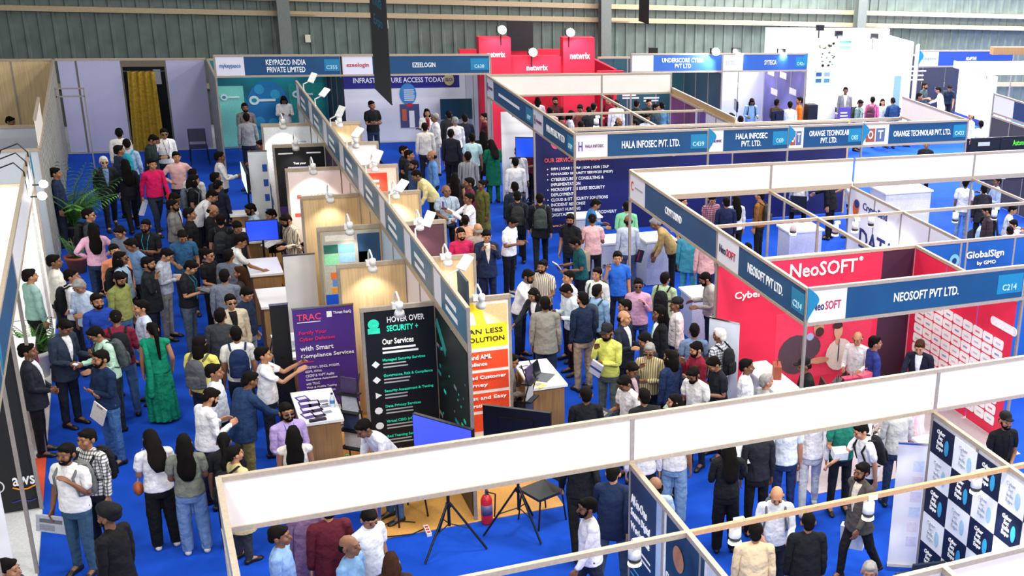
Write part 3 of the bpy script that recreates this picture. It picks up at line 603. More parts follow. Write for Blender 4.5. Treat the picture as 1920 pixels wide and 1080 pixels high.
# graphics of the pods
p = PODS[0]; y = 17.0-.016
g = bx('graphic_panel', mat('#0c1014', .45), (XA+.02, XS-.03), (y-.004, y), (.05, 2.42), p); TG = mat('#2fe0b8', .5, emit=.15); yt = y-.012
txt('HOVER OVER', g, (2.98, yt, 2.30), '-y', .085, INK, .50); txt('SECURITY +', g, (2.93, yt, 2.17), '-y', .085, TG, .42); txt('Our Services', g, (2.86, yt, 1.98), '-y', .085, INK, .42)
lines(g, (XA, y), (XS, y), '-y', .24, 1.89, 2, .06, .5, .03, INK, .008, .1)
SV = ['Managed Security Services', 'Governance, Risk & Compliance', 'Security Assessment & Testing', 'Data Privacy Services', 'Virtual CISO (vCISO)', 'Red Teaming Services', 'Cyber Awareness']
for k, s in enumerate(SV):
    z = 1.70-k*.235; txt(s, g, (2.64, yt, z), '-y', .05, TG, .023*len(s), 'L')
    lines(g, (XA, y), (XS, y), '-y', .235, z-.045, 2, .05, .38, .02, mat('#c8c8c8', .5), .008)
    e = MB().lathe([(.001, 0), (.05, 0), (.055, .004), (.028, .005), (.001, .002)], n=[4, 4, 3, 8, 12, 6, 5][k]).build('service_icon', INK, g, (2.545, y-.006, z-.05)); e.rotation_euler = (math.pi/2, 0, 0)
e = MB().lathe([(.001, 0), (.075, 0), (.075, .004), (.04, .005), (.001, .002)], n=12).build('hooded_figure_icon', TG, g, (2.55, y-.006, 2.25)); e.rotation_euler = (math.pi/2, 0, 0)
bx('hooded_figure_icon', TG, (2.47, 2.63), (y-.009, y-.006), (2.11, 2.19), g)
sp = bx('graphic_panel', mat('#0d1216', .45), (XS-.024, XS-.014), (15.1, 16.95), (.05, 2.42), p)
rnd = random.Random(5)
for k in range(34): bx('pattern_dash', [TG, mat('#8a9498', .5), mat('#2a9aa8', .5)][k % 3], (XS-.028, XS-.0245), (yy := 15.2+rnd.random()*1.6, yy+.03+.25*rnd.random()*(k % 2)), (zz := .3+rnd.random()*1.7, zz+.025+.02*(k % 2)), sp)
q = MB().box(-.004, .004, -.3, .3, -.06, .06).build('diagonal_title', mat('#1f9a90', .5), sp, (XS-.03, 16.6, 2.1)); q.rotation_euler.x = .5
bx('end_board', mat('#2a3c48', .5), (3.62, 3.65), (16.05, 16.6), (2.42, HF), p)
# right hand poster of the first pod
y = 17.0-.016; yb = y-.014
g = bx('graphic_panel', mat('#f2e6dc', .5), (XS+.05, XB-.02), (y-.004, y), (.05, 2.42), p)
bx('yellow_field', mat('#f8dc1c', .5), (XS+.06, XB-.04), (y-.007, y-.004), (1.72, 2.08), g); bx('cream_field', mat('#f4cf94', .5), (XS+.06, XB-.04), (y-.007, y-.004), (2.08, 2.38), g)
e = MB().tube([(0, 0, .3), (.12, 0, .2), (.18, 0, -.05)], [.05, .08, .09], 8).build('yellow_swoosh', mat('#f8dc1c', .5), g, (3.85, y-.006, 2.08)); e.scale = (1, .03, 1)
txt('HUMAN LESS', g, (3.93, yb, 1.98), '-y', .075, BLACK, .78); txt('SOLUTION', g, (4.06, yb, 1.85), '-y', .075, BLACK, .56)
for k, (s, t) in enumerate((('KYC and AML', 'Compliance'), ('Improved Customer', 'Journey'), ('Fast and Easy', 'Integration'), ('Empower', ''))):
    z = 1.66-k*.33; f_ = bx('orange_field', mat('#ee4a20', .5), (XS+.08, XB-.04), (y-.007, y-.004), (z-.28, z), g)
    txt(s, f_, (XB-.08-.045*len(s)/2-(.0 if k != 0 else .2), yb, z-.08), '-y', .07, INK, .045*len(s))
    if t: txt(t, f_, (XB-.55, yb, z-.2), '-y', .07, INK, .4)
# picture of a control room (flat print)
p = PODS[2]; y = YS[3]-.016
g = bx('graphic_panel', mat('#b8b4a8', .5), (XA+.04, XS-.05), (y-.004, y), (.05, 2.42), p); 
for nm, c, x0, x1, z0, z1 in (('screen_print', '#7fbce0', .25, .5, 2.05, 2.2), ('screen_print', '#2a6a60', .02, .24, 2.05, 2.2), ('screen_print', '#8fd8a8', .02, .24, 1.85, 2.04), ('screen_print', '#9ac8ec', .25, .5, 1.88, 2.04), ('blue_wall_print', '#2a5078', .55, .9, 1.7, 2.36), ('white_print', '#d8dee4', .56, .72, 1.85, 2.05), ('ceiling_print', '#e8e2d4', .05, .5, 2.26, 2.36), ('desk_print', '#e07038', .1, .28, 1.6, 1.72), ('desk_print', '#e07038', .5, .7, 1.62, 1.78), ('desk_print', '#5a90d0', .12, .3, 1.48, 1.6), ('chair_print', '#5c5c64', .3, .52, 1.46, 1.62), ('desk_print', '#e8a03c', .1, .26, 1.36, 1.46), ('desk_print', '#c8b478', .66, .8, 1.55, 1.72), ('blue_base', '#0e58d8', 0, .93, .05, 1.34)):
    bx(nm, mat(c, .5), (XA+.04+x0, XA+.04+x1), (y-.007, y-.004), (z0, z1), g)
p = PODS[4]; y = YS[5]-.016
g = bx('graphic_panel', mat('#fbe9e4', .5, var=.02), (XA+.02, XS-.03), (y-.004, y), (.05, 2.40), p); txt('usara', g, (3.02, y-.012, 1.93), '-y', .13, mat('#e0806c', .5), .42)
bx('logo_mark', mat('#e04a3c', .5), (2.56, 2.64), (y-.007, y-.004), (1.9, 1.98), g); bx('red_band', mat('#e05a4c', .5), (2.5, 2.75), (y-.007, y-.004), (1.55, 1.62), g)
p = PODS[5]; y = YS[6]-.016
g = bx('graphic_panel', mat('#14161c', .5), (XA+.02, XS-.03), (y-.004, y), (.05, 2.42), p); txt('Test your', g, (2.88, y-.012, 2.1), '-y', .06, INK, .24); bx('highlight_band', mat('#b8b4d8', .5), (2.65, 3.12), (y-.007, y-.004), (1.95, 2.03), g); txt('Right to your', g, (2.8, y-.012, 1.86), '-y', .06, INK, .36)
lines(g, (XA, y), (XS, y), '-y', .08, 2.33, 1, .1, .3, .03, INK, .008); lines(g, (XA, y), (XS, y), '-y', .62, 2.33, 1, .1, .3, .03, INK, .008); bx('violet_base', mat('#4a2a78', .5), (XA+.03, XS-.04), (y-.007, y-.004), (.05, 1.2), g)
p = PODS[6]; y = YS[7]-.016
g = bx('graphic_panel', mat('#eef2f6', .5), (XA+.02, XS-.03), (y-.004, y), (.05, 2.42), p); lines(g, (XA, y), (XS, y), '-y', .15, 2.1, 5, .09, .25, .04, mat('#8fb0d0', .5), .008); lines(g, (XA, y), (XS, y), '-y', .68, 2.1, 4, .1, .2, .03, mat('#9fb0c0', .5), .008)
p = PODS[2]; y = YS[3]-.016; g = bx('graphic_panel', mat('#5c3844', .5, var=.08), (XS+.06, XB-.06), (y-.004, y), (.05, 2.36), p); txt('Your', g, (3.95, y-.012, 1.85), '-y', .14, INK, .3)
p = PODS[4]; y = YS[5]-.016; g = bx('graphic_panel', mat('#e8442c', .5), (XS+.06, XB-.2), (y-.004, y), (.05, 2.34), p); bx('white_patch', PANEL, (4.0, XB-.22), (y-.007, y-.004), (1.6, 1.85), g); disc(g, 4.15, 1.72, .05, .06, '#e8442c', y-.008); lines(g, (XS, y), (XB, y), '-y', .35, 2.2, 3, .1, .35, .04, INK, .01)
p = PODS[5]; y = YS[6]-.016; bx('blue_foot', mat('#3a6ab8', .5), (XS+.06, XB-.05), (y-.004, y), (1.75, 1.9), p); bx('green_foot', mat('#7ac06a', .5), (XS+.06, XB-.05), (y-.004, y), (1.9, 1.98), p)
# ---------------------------------------------------------------- people: one body template, posed and dressed
def V3(*a): return np.array(a, float)
AD = V3(.574, 0, -.819); FD = V3(.55, -.10, -.83); FD /= np.linalg.norm(FD)
SH = V3(.172, .012, 1.405); EL = SH+.28*AD; WR = EL+.25*FD
HIP = V3(.092, .01, .93); KN = V3(.10, -.005, .50); AN = V3(.105, .03, .09)
MX = V3(-1, 1, 1)
class Blob:
    def __init__(s): s.bm = bmesh.new()
    def ball(s, c, r, both=False):
        for k in ((1, -1) if both else (1,)):
            r3 = r if isinstance(r, (tuple, list)) else (r, r, r)
            bmesh.ops.create_icosphere(s.bm, subdivisions=2, radius=1, matrix=Matrix.Translation((c[0]*k, c[1], c[2])) @ Matrix.Diagonal((*r3, 1)))
        return s
    def cap(s, a, b, r0, r1, both=False, n=8):
        for k in ((1, -1) if both else (1,)):
            A = Vector((a[0]*k, a[1], a[2])); B = Vector((b[0]*k, b[1], b[2])); vs = []
            for c, r in ((A, r0), (B, r1)):
                vs += bmesh.ops.create_icosphere(s.bm, subdivisions=1, radius=r, matrix=Matrix.Translation(c))['verts']
            fs = {f for v in vs for f in v.link_faces}
            bmesh.ops.delete(s.bm, geom=list(fs), context='FACES_ONLY')
            es = {e for v in vs for e in v.link_edges}
            bmesh.ops.delete(s.bm, geom=list(es), context='EDGES_FACES') if es else None
            vs = [v for v in vs if v.is_valid]
            r = bmesh.ops.convex_hull(s.bm, input=vs)
            bmesh.ops.delete(s.bm, geom=[g for g in r['geom_interior'] if isinstance(g, bmesh.types.BMVert) and g.is_valid], context='VERTS')
        return s
    def rings(s, rs, n=20, off=(0, 0)):
        prev = None; first = None
        for z, rx, ry, cy in rs:
            ring = [s.bm.verts.new((off[0]+rx*math.cos(2*math.pi*k/n), off[1]+cy+ry*math.sin(2*math.pi*k/n), z)) for k in range(n)]
            if prev:
                for k in range(n): s.bm.faces.new((prev[k], prev[(k+1) % n], ring[(k+1) % n], ring[k]))
            else: first = ring
            prev = ring
        s.bm.faces.new(first[::-1]); s.bm.faces.new(prev)
        return s
    def out(s, voxel, smooth, tris):
        me = bpy.data.meshes.new('template'); bmesh.ops.recalc_face_normals(s.bm, faces=s.bm.faces); s.bm.to_mesh(me); s.bm.free()
        o = bpy.data.objects.new('template', me); COL.objects.link(o)
        r = o.modifiers.new('r', 'REMESH'); r.mode = 'VOXEL'; r.voxel_size = voxel
        if smooth:
            q = o.modifiers.new('s', 'SMOOTH'); q.iterations = smooth; q.factor = .5
        bpy.context.view_layer.update(); dg = bpy.context.evaluated_depsgraph_get()
        n0 = len(o.evaluated_get(dg).data.polygons)*2
        if n0 > tris:
            d = o.modifiers.new('d', 'DECIMATE'); d.ratio = tris/n0
            bpy.context.view_layer.update(); dg = bpy.context.evaluated_depsgraph_get()
        e = o.evaluated_get(dg).data
        co = np.zeros(len(e.vertices)*3); e.vertices.foreach_get('co', co); co = co.reshape(-1, 3)
        fs = [tuple(p.vertices) for p in e.polygons]
        bpy.data.objects.remove(o); bpy.data.meshes.remove(me)
        return co, fs
def body_blob():
    b = Blob()
    b.ball((0, .012, 1.637), (.073, .092, .087)).ball((0, -.028, 1.588), (.058, .062, .08)).ball((0, -.066, 1.53), (.03, .026, .024))
    b.cap((0, -.088, 1.616), (0, -.108, 1.585), .011, .015).cap((-.036, -.074, 1.640), (.036, -.074, 1.640), .015, .015)
    b.ball((.078, .012, 1.60), (.012, .024, .034), True).ball((0, -.088, 1.556), (.026, .012, .011)).ball((.036, -.058, 1.583), .03, True)
    b.cap((0, .012, 1.42), (0, -.004, 1.56), .058, .052)
    b.ball((0, .012, 1.30), (.14, .085, .14)).ball((0, .005, 1.12), (.112, .08, .16)).ball((0, .015, .97), (.125, .085, .11))
    b.cap((.02, .015, 1.44), SH+V3(-.012, 0, .0), .042, .040, True).ball(SH, .046, True)
    b.cap(SH, EL, .046, .040, True).cap(EL, WR, .042, .028, True)
    side = V3(0, 1, 0); inn = V3(-.8, 0, -.5); inn /= np.linalg.norm(inn)
    for i, (o, L) in enumerate(((-.033, .072), (-.011, .082), (.011, .076), (.032, .058))):
        k = WR+.085*FD+side*o; b.cap(WR+.012*FD+side*o*.6, k, .016, .0135, True)
        d1 = FD*.93+inn*.3; d1 /= np.linalg.norm(d1); d2 = FD*.7+inn*.7; d2 /= np.linalg.norm(d2)
        m_ = k+d1*L*.55; b.cap(k, m_, .0115, .010, True); b.cap(m_, m_+d2*L*.5, .010, .0085, True)
    t0 = WR+.02*FD+V3(0, -.025, 0); t1 = t0+.045*FD+V3(-.012, -.032, 0); b.cap(t0, t1, .015, .012, True); b.cap(t1, t1+.036*FD+V3(-.012, -.006, 0), .012, .009, True)
    b.cap(HIP, KN, .066, .044, True).cap(KN, AN, .044, .034, True).cap(AN, (.112, -.12, .035), .042, .028, True).ball((.105, .055, .042), .036, True)
    return b
def t_shirt(sl, hem=.90, fat=1., boxy=0.):
    b = Blob()
    b.rings([(hem, .186*fat+boxy, .150*fat+boxy, .010), (hem+.1, .178*fat+boxy, .141*fat+boxy, .006), (1.12, .160*fat+boxy, .126*fat+boxy, 0), (1.27, .176*fat+boxy*.7, .126*fat+boxy*.5, .006), (1.37, .178, .112, .012), (1.42, .150, .092, .016), (1.462, .082, .072, .016), (1.485, .07, .066, .008)])
    b.ball(SH+V3(-.008, 0, -.002), .068+boxy*.5, True).cap((.035, .016, 1.455), SH+V3(-.01, 0, .006), .058, .060, True)
    if sl == 'long':
        b.cap(SH, EL, .066+boxy*.4, .056+boxy*.3, True).cap(EL, EL+.225*FD, .055+boxy*.3, .044+boxy*.2, True)
    elif sl == 'short': b.cap(SH, SH+.17*AD, .067, .068, True)
    return b
def t_trouser(w=1., top=1.0):
    b = Blob(); b.rings([(.80, .165, .122, .012), (.9, .170, .130, .010), (top-.03, .160, .122, .004), (top, .155, .118, .004)])
    b.cap(HIP, KN, .100, .076*w, True).cap(KN, AN+V3(0, -.002, .02), .074*w, .060*w, True)
    return b
def t_skirt(z0, r0, waist=1.02):
    b = Blob(); b.rings([(z0, r0, r0*.85, .02), (.5*(z0+.9), (r0+.18)/2+.01, (r0*.85+.135)/2+.01, .015), (.9, .178, .138, .012), (waist, .15, .115, .004)]); return b
def t_shoes():
    b = Blob(); b.cap(AN+V3(0, 0, -.035), (.113, -.135, .036), .05, .036).ball((.105, .06, .045), .045).ball((.113, -.11, .03), (.045, .07, .03)); return b
def t_hair(kind):
    b = Blob()
    if kind != 'bald':
        b.ball((0, .020, 1.652), (.079, .096, .081)).ball((0, .068, 1.60), (.066, .044, .07)).ball((.066, .012, 1.63), (.016, .034, .036), True).ball((0, -.05, 1.690), (.056, .036, .030))
    else:
        b.ball((0, .07, 1.585), (.068, .044, .05)).ball((.07, .03, 1.60), (.014, .045, .04), True)
    if kind == 'long': b.rings([(1.14, .055, .022, .150), (1.22, .098, .036, .148), (1.34, .115, .044, .142), (1.46, .100, .050, .115), (1.56, .088, .062, .075), (1.66, .078, .06, .05)], 16).ball((.07, .03, 1.53), (.028, .055, .1), True)
    if kind == 'mid': b.cap((0, .06, 1.58), (0, .075, 1.47), .082, .085).ball((.072, .0, 1.55), (.03, .06, .085), True)
    if kind == 'tail': b.cap((0, .11, 1.64), (0, .16, 1.52), .035, .04).cap((0, .16, 1.52), (0, .15, 1.15), .038, .022)
    if kind == 'bun': b.ball((0, .12, 1.67), .052)
    return b
def t_beard():
    return Blob().ball((0, -.058, 1.531), (.05, .046, .032)).cap((.05, -.035, 1.55), (.066, -.01, 1.60), .02, .012, True).cap((-.024, -.096, 1.573), (.024, -.096, 1.573), .008, .008).cap((.024, -.096, 1.573), (.032, -.07, 1.545), .007, .012, True)
def t_turban():
    return Blob().ball((0, .02, 1.69), (.105, .118, .075)).ball((0, -.02, 1.715), (.085, .09, .06)).ball((0, .06, 1.64), (.08, .07, .06))
def t_cap():
    b = Blob(); b.ball((0, .015, 1.675), (.086, .102, .075)); b.ball((0, -.105, 1.67), (.062, .06, .012)); return b
def t_eyes():
    return Blob().ball((.032, -.0825, 1.612), (.012, .008, .0055), True).cap((.018, -.0905, 1.643), (.048, -.079, 1.645), .0045, .004, True).cap((.032, -.0815, 1.612), (0, -.03, 1.62), .006, .006, True).cap((.03, -.088, 1.646), (0, -.03, 1.62), .005, .006, True)
def t_glasses():
    b = Blob(); b.ball((.033, -.095, 1.612), (.026, .006, .020), True).cap((-.02, -.098, 1.615), (.02, -.098, 1.615), .004, .004).cap((.058, -.09, 1.617), (.082, .0, 1.612), .004, .004, True); return b
BONES = {'pelvis': ((0, 0, .92), (0, 0, 1.03), .15), 'chest': ((0, .01, 1.14), (0, .01, 1.40), .15), 'head': ((0, 0, 1.50), (0, 0, 1.70), .09),
         'uaL': (SH, EL, .055), 'faL': (EL, WR, .045), 'haL': (WR, WR+.16*FD, .04), 'thL': (HIP, KN, .085), 'shL': (KN, AN, .06), 'foL': (AN, (.112, -.14, .03), .05)}
for k in ('ua', 'fa', 'ha', 'th', 'sh', 'fo'):
    a, b_, r_ = BONES[k+'L']; BONES[k+'R'] = (np.array(a)*MX, np.array(b_)*MX, r_)
BN = list(BONES)
def weights(co, bones):
    W = np.zeros((len(co), len(BN)))
    for n in bones:
        a, b, r = (np.array(x, float) for x in BONES[n]); d = b-a
        t = np.clip(((co-a)@d)/(d@d), 0, 1); D = np.linalg.norm(co-a-t[:, None]*d, axis=1)/r
        w_ = 1/np.maximum(D, .15)**5
        if n in ('haL', 'haR', 'faL', 'faR'): w_ *= (np.abs(co[:, 0]) > .2)
        if n[-1] == 'L': w_ *= 1/(1+np.exp(-co[:, 0]*120))
        if n[-1] == 'R': w_ *= 1/(1+np.exp(co[:, 0]*120))
        W[:, BN.index(n)] = w_
    return W/W.sum(1, keepdims=True)
ARMS = ['uaL', 'uaR', 'faL', 'faR', 'haL', 'haR']; LEGS = ['thL', 'thR', 'shL', 'shR']
TPL = {}
FOLD = ('short', 'long', 'vest', 'blazer', 'kurta', 'trousers', 'wide', 'skirt', 'hair_long_hair')
def tpl(name, blob, voxel, smooth, tris, bones):
    co, fs = blob.out(voxel, smooth, tris)
    if name == 'body' or bones == ['head']:
        k = np.clip((co[:, 2]-1.46)/.08, 0, 1)[:, None]*.10; c0 = V3(0, .01, 1.50); co = co+(co-c0)*k*V3(1, 1, 1)
    if name in FOLD:
        x, y, z = co.T; r = np.maximum(np.hypot(x, y), .03); th = np.arctan2(y, x); arm = np.abs(x) > .22
        if name == 'hair_long_hair':
            th = np.arctan2(y-.12, x); d = (.010*np.sin(th*11+z*9)+.008*np.sin(z*30+th*3))*(z < 1.56)
        elif name == 'skirt': d = .020*np.sin(th*13+z*2)*np.clip((.98-z)/.5, 0, 1)+.010*np.sin(th*5-z*9)*(z < .95)
        elif name in ('trousers', 'wide'): d = .005*np.sin(z*75+x*30)*np.exp(-((z-.5)/.1)**2)+.006*np.sin(z*80+y*25)*np.exp(-((z-.13)/.07)**2)+.004*np.sin(z*60+np.abs(x)*70)*np.exp(-((z-.84)/.07)**2)
        else: d = .006*np.sin(z*48+y*28+x*16)*np.exp(-((z-1.02)/.11)**2)+.005*np.sin(x*55+z*30)*np.exp(-((z-1.25)/.12)**2)*~arm+.005*np.sin((z+np.abs(x)*.7)*95)*arm
        nn = np.zeros_like(co); nn[:, 0] = np.where(arm, np.sign(x)*.4, x/r); nn[:, 1] = np.where(arm, np.sign(y-.005)*.8, y/r)
        if name in ('trousers', 'wide'):
            lx = x-np.sign(x)*.1; rr = np.maximum(np.hypot(lx, y), .02); nn[:, 0] = lx/rr; nn[:, 1] = y/rr
        co = co+nn*d[:, None]
    TPL[name] = (co, fs, weights(co, bones))
tpl('body', body_blob(), .0075, 2, 4200, BN)
tpl('short', t_shirt('short'), .012, 4, 2400, ['pelvis', 'chest']+ARMS[:2])
tpl('long', t_shirt('long'), .012, 4, 2800, ['pelvis', 'chest']+ARMS[:4])
tpl('vest', t_shirt('none', .9), .012, 4, 1800, ['pelvis', 'chest']+ARMS[:2])
tpl('blazer', t_shirt('long', .78, 1.04, .012), .012, 3, 2800, ['pelvis', 'chest']+ARMS[:4]+['thL', 'thR'])
tpl('kurta', t_shirt('long', .50, 1.06, .022), .012, 3, 2600, ['pelvis', 'chest']+ARMS[:4])
tpl('trousers', t_trouser(), .012, 3, 2200, ['pelvis']+LEGS)
tpl('wide', t_trouser(1.35), .012, 3, 2200, ['pelvis']+LEGS)
tpl('skirt', t_skirt(.05, .23), .012, 3, 3000, ['pelvis'])
tpl('shoes', t_shoes(), .010, 2, 260, ['foL'])
co_, f_, w_ = TPL['shoes']; TPL['shoes2'] = (co_*MX, [q[::-1] for q in f_], weights(co_*MX, ['foR']))
for k in ('crop', 'bald', 'long_hair', 'mid', 'tail', 'bun'):
    tpl('hair_'+k, t_hair({'crop': '', 'long_hair': 'long'}.get(k, k)), .009, 2, 600, ['head'] if k != 'long_hair' else ['head'])
tpl('beard', t_beard(), .007, 2, 260, ['head']); tpl('turban', t_turban(), .010, 2, 400, ['head']); tpl('cap', t_cap(), .007, 2, 400, ['head'])
tpl('eyes', t_eyes(), .004, 0, 80, ['head']); tpl('glasses', t_glasses(), .004, 0, 260, ['head'])
def lanyard_tpl():
    b = Blob(); b.cap((.06, -.02, 1.48), (.055, -.125, 1.36), .007, .007, True); b.cap((.055, -.125, 1.36), (.012, -.142, 1.10), .007, .007, True); b.ball((0, -.146, 1.06), (.035, .006, .045)); return b
tpl('drape', Blob().cap((-.13, -.10, .98), (-.02, -.145, 1.12), .035, .045).cap((-.02, -.145, 1.12), (.10, -.12, 1.34), .045, .05).cap((.10, -.12, 1.34), (.15, .01, 1.46), .05, .045).cap((.15, .01, 1.46), (.13, .14, 1.30), .045, .05).cap((.13, .14, 1.30), (.11, .17, .95), .05, .06).cap((.11, .17, .95), (.13, .2, .55), .06, .06), .012, 3, 900, ['chest', 'pelvis'])
tpl('lanyard', lanyard_tpl(), .006, 0, 300, ['chest'])
def lapel_tpl():
    b = Blob(); b.rings([(1.06, .004, .012, -.134), (1.2, .030, .016, -.132), (1.32, .046, .02, -.118), (1.42, .06, .03, -.075), (1.475, .066, .055, -.012)], 12); return b
tpl('shirt_front', lapel_tpl(), .007, 1, 260, ['chest', 'pelvis'])
tpl('tie', Blob().rings([(1.04, .012, .006, -.152), (1.08, .024, .008, -.152), (1.30, .017, .010, -.143), (1.42, .014, .012, -.110)], 8), .006, 0, 120, ['chest'])
def bag_tpl():
    b = Blob(); b.rings([(1.0, .12, .05, .205), (1.03, .145, .075, .205), (1.3, .14, .075, .205), (1.40, .11, .06, .195), (1.44, .06, .035, .19)], 16); return b
tpl('bag_body', bag_tpl(), .012, 2, 500, ['chest'])
tpl('bag_pocket', Blob().rings([(1.03, .09, .03, .282), (1.05, .105, .035, .282), (1.19, .105, .035, .28), (1.22, .08, .02, .275)], 14), .010, 1, 240, ['chest'])
tpl('bag_strap', Blob().cap((.10, .15, 1.42), (.115, .03, 1.485), .018, .018).cap((.115, .03, 1.485), (.12, -.11, 1.36), .018, .018).cap((.12, -.11, 1.36), (.15, -.08, 1.12), .016, .014).cap((.15, -.08, 1.12), (.16, .12, 1.05), .012, .012), .008, 0, 240, ['chest'])
co_, f_, w_ = TPL['bag_strap']; TPL['bag_strap2'] = (co_*MX, [q[::-1] for q in f_], w_)
# poses: directions in the body's own frame (x = its left, -y = forward)
def rotb(a, b):
    a = np.array(a, float); b = np.array(b, float); a /= np.linalg.norm(a); b /= np.linalg.norm(b)
    v = np.cross(a, b); c = a@b
    if c < -.9999: return np.diag([-1., -1., 1.])
    K = np.array([[0, -v[2], v[1]], [v[2], 0, -v[0]], [-v[1], v[0], 0]]); return np.eye(3)+K+K@K/(1+c)
def rx(d): c, s = math.cos(math.radians(d)), math.sin(math.radians(d)); return np.array([[1, 0, 0], [0, c, -s], [0, s, c]])
def rzm(d): c, s = math.cos(math.radians(d)), math.sin(math.radians(d)); return np.array([[c, -s, 0], [s, c, 0], [0, 0, 1]])
DN = ((.13, .02, -1), (.06, -.16, -1))
ST = ((.03, 0, -1), (.02, .04, -1))
POSES = {
 'stand': dict(l=DN, r=DN), 'stand2': dict(l=DN, r=((.2, .05, -1), (-.1, -.5, -1)), hd=(8, 20), L=((.08, -.05, -1), (.06, .05, -1))),
 'folded': dict(l=((.12, -.22, -1), (-.95, -.42, .12)), r=((.12, -.18, -1), (-.95, -.5, .02))),
 'phone': dict(l=((.14, -.1, -1), (-.3, -1, .25)), r=((.14, -.12, -1), (-.35, -1, .35)), hd=(28, 0), lean=4),
 'read': dict(l=((.16, -.15, -1), (-.15, -1, .05)), r=((.16, -.15, -1), (-.15, -1, .05)), hd=(24, 0), lean=6),
 'ear': dict(l=DN, r=((.35, -.45, -.85), (-.22, -.18, 1)), hd=(4, -8)),
 'walk': dict(l=((.12, -.35, -1), (.0, -.65, -1)), r=((.13, .35, -1), (.05, .05, -1)), L=((.02, .30, -1), (.02, .55, -1)), R=((.02, -.38, -1), (.02, -.05, -1)), lean=3),
 'front': dict(l=((.12, -.08, -1), (-.55, -.75, -.45)), r=((.12, -.08, -1), (-.55, -.72, -.4))),
 'reach': dict(l=DN, r=((.12, -.75, -.6), (-.05, -1, -.25)), lean=14, hd=(12, 0)),
 'bend': dict(l=((.12, -.7, -.85), (-.1, -.9, -.5)), r=((.12, -.75, -.8), (-.1, -.9, -.5)), lean=36, hd=(10, 0)),
 'sit': dict(l=((.14, -.35, -1), (-.2, -1, .0)), r=((.14, -.35, -1), (-.25, -1, .05)), L=((.12, -1, -.04), (.02, .06, -1)), R=((.12, -1, -.04), (.02, .0, -1)), hd=(12, 0), lean=5),
 'chin': dict(l=((.12, -.2, -1), (-.9, -.6, .1)), r=((.1, -.5, -.9), (-.42, -.32, 1)), hd=(14, 0)),
 'hips': dict(l=((.62, .12, -.8), (-.75, -.35, -.55)), r=((.62, .12, -.8), (-.75, -.35, -.55))),
 'talk': dict(l=((.14, -.1, -1), (-.1, -1, -.1)), r=((.3, -.35, -.9), (.15, -.9, .3)), hd=(2, 12)),
 'photo': dict(l=((.1, -.8, -.5), (-.18, -.9, .55)), r=((.1, -.8, -.5), (-.18, -.9, .55)), hd=(-4, 0)),
 'strap': dict(l=((.14, -.1, -1), (-.45, -.55, .85)), r=((.2, .0, -1), (.12, -.25, -1)), L=((.05, -.1, -1), (.02, .05, -1))),
 'back': dict(l=((.2, .3, -1), (-.6, .25, -.7)), r=((.2, .3, -1), (-.6, .25, -.7))),
 'look': dict(l=DN, r=DN, hd=(22, -14)), 'pray': dict(l=((.12, -.45, -.8), (-.42, -.35, 1)), r=((.12, -.45, -.8), (-.42, -.35, 1)), hd=(16, 0)),
}
PC = {}
def pose_tf(name):
    if name in PC: return PC[name]
    p = POSES[name]; T = {}
    def setb(n, R, J, Jn): T[n] = (R, np.array(J), np.array(Jn))
    J = V3(0, .01, 1.05); lean = p.get('lean', 0)
    Rp = rx(lean*.35); Hn = V3(0, 0, .93)
    setb('pelvis', Rp, Hn, Hn)
    ap = lambda n, q: T[n][0]@(np.array(q)-T[n][1])+T[n][2]
    Rc = rx(lean); setb('chest', Rc, J, ap('pelvis', J))
    hd = p.get('hd', (0, 0)); N = V3(0, .012, 1.475); setb('head', Rc@rzm(hd[1])@rx(hd[0]-lean*.4), N, ap('chest', N))
    for s, k, Lk in (('L', p['l'], p.get('L', ST)), ('R', p['r'], p.get('R', ST))):
        mm = V3(1, 1, 1) if s == 'L' else MX
        u = np.array(k[0], float)*mm; f = np.array(k[1], float)*mm
        Ru = Rc@rotb(AD*mm, u); setb('ua'+s, Ru, SH*mm, ap('chest', SH*mm))
        Rf = Rc@rotb(FD*mm, f); setb('fa'+s, Rf, EL*mm, ap('ua'+s, EL*mm)); setb('ha'+s, Rf, WR*mm, ap('fa'+s, WR*mm))
        th = np.array(Lk[0], float)*mm; sh = np.array(Lk[1], float)*mm
        Rt = rotb((KN-HIP)*mm, th); setb('th'+s, Rt, HIP*mm, ap('pelvis', HIP*mm))
        Rs = rotb((AN-KN)*mm, sh); setb('sh'+s, Rs, KN*mm, ap('th'+s, KN*mm))
        setb('fo'+s, rotb((AN-KN)*mm*.0+V3(0, 0, -1), V3(0, sh[1]*.3, -1)), AN*mm, ap('sh'+s, AN*mm))
    co, f, W = TPL['shoes']; PC[name] = (T, 0.)
    dz = -min(deform('shoes', name)[:, 2].min(), deform('shoes2', name)[:, 2].min())
    hp = T['head'][0]@(V3(0, .01, 1.76)-T['head'][1])+T['head'][2]
    PC[name] = (T, dz); PC[name+'#'] = hp+V3(0, 0, dz)
    return PC[name]
def deform(t, name):
    T, dz = PC[name]; co, f, W = TPL[t]; o = np.zeros_like(co)
    for i, b in enumerate(BN):
        if W[:, i].max() < 1e-4: continue
        R, J, Jn = T[b]; o += W[:, i:i+1]*((co-J)@R.T+Jn)
    o[:, 2] += dz
    return o
PM = {}
def pmesh(t, pose):
    k = (t, pose)
    if k not in PM:
        pose_tf(pose); co = deform(t, pose); f = TPL[t][1]
        me = bpy.data.meshes.new(t); me.from_pydata(co.tolist(), [], f); me.polygons.foreach_set('use_smooth', [True]*len(f)); me.materials.append(None); PM[k] = me
    return PM[k]
SKIN = [mat('#9a6a4c', .55, var=.03), mat('#7d5238', .55, var=.03), mat('#b98462', .55, var=.03), mat('#c9997a', .55, var=.03)]
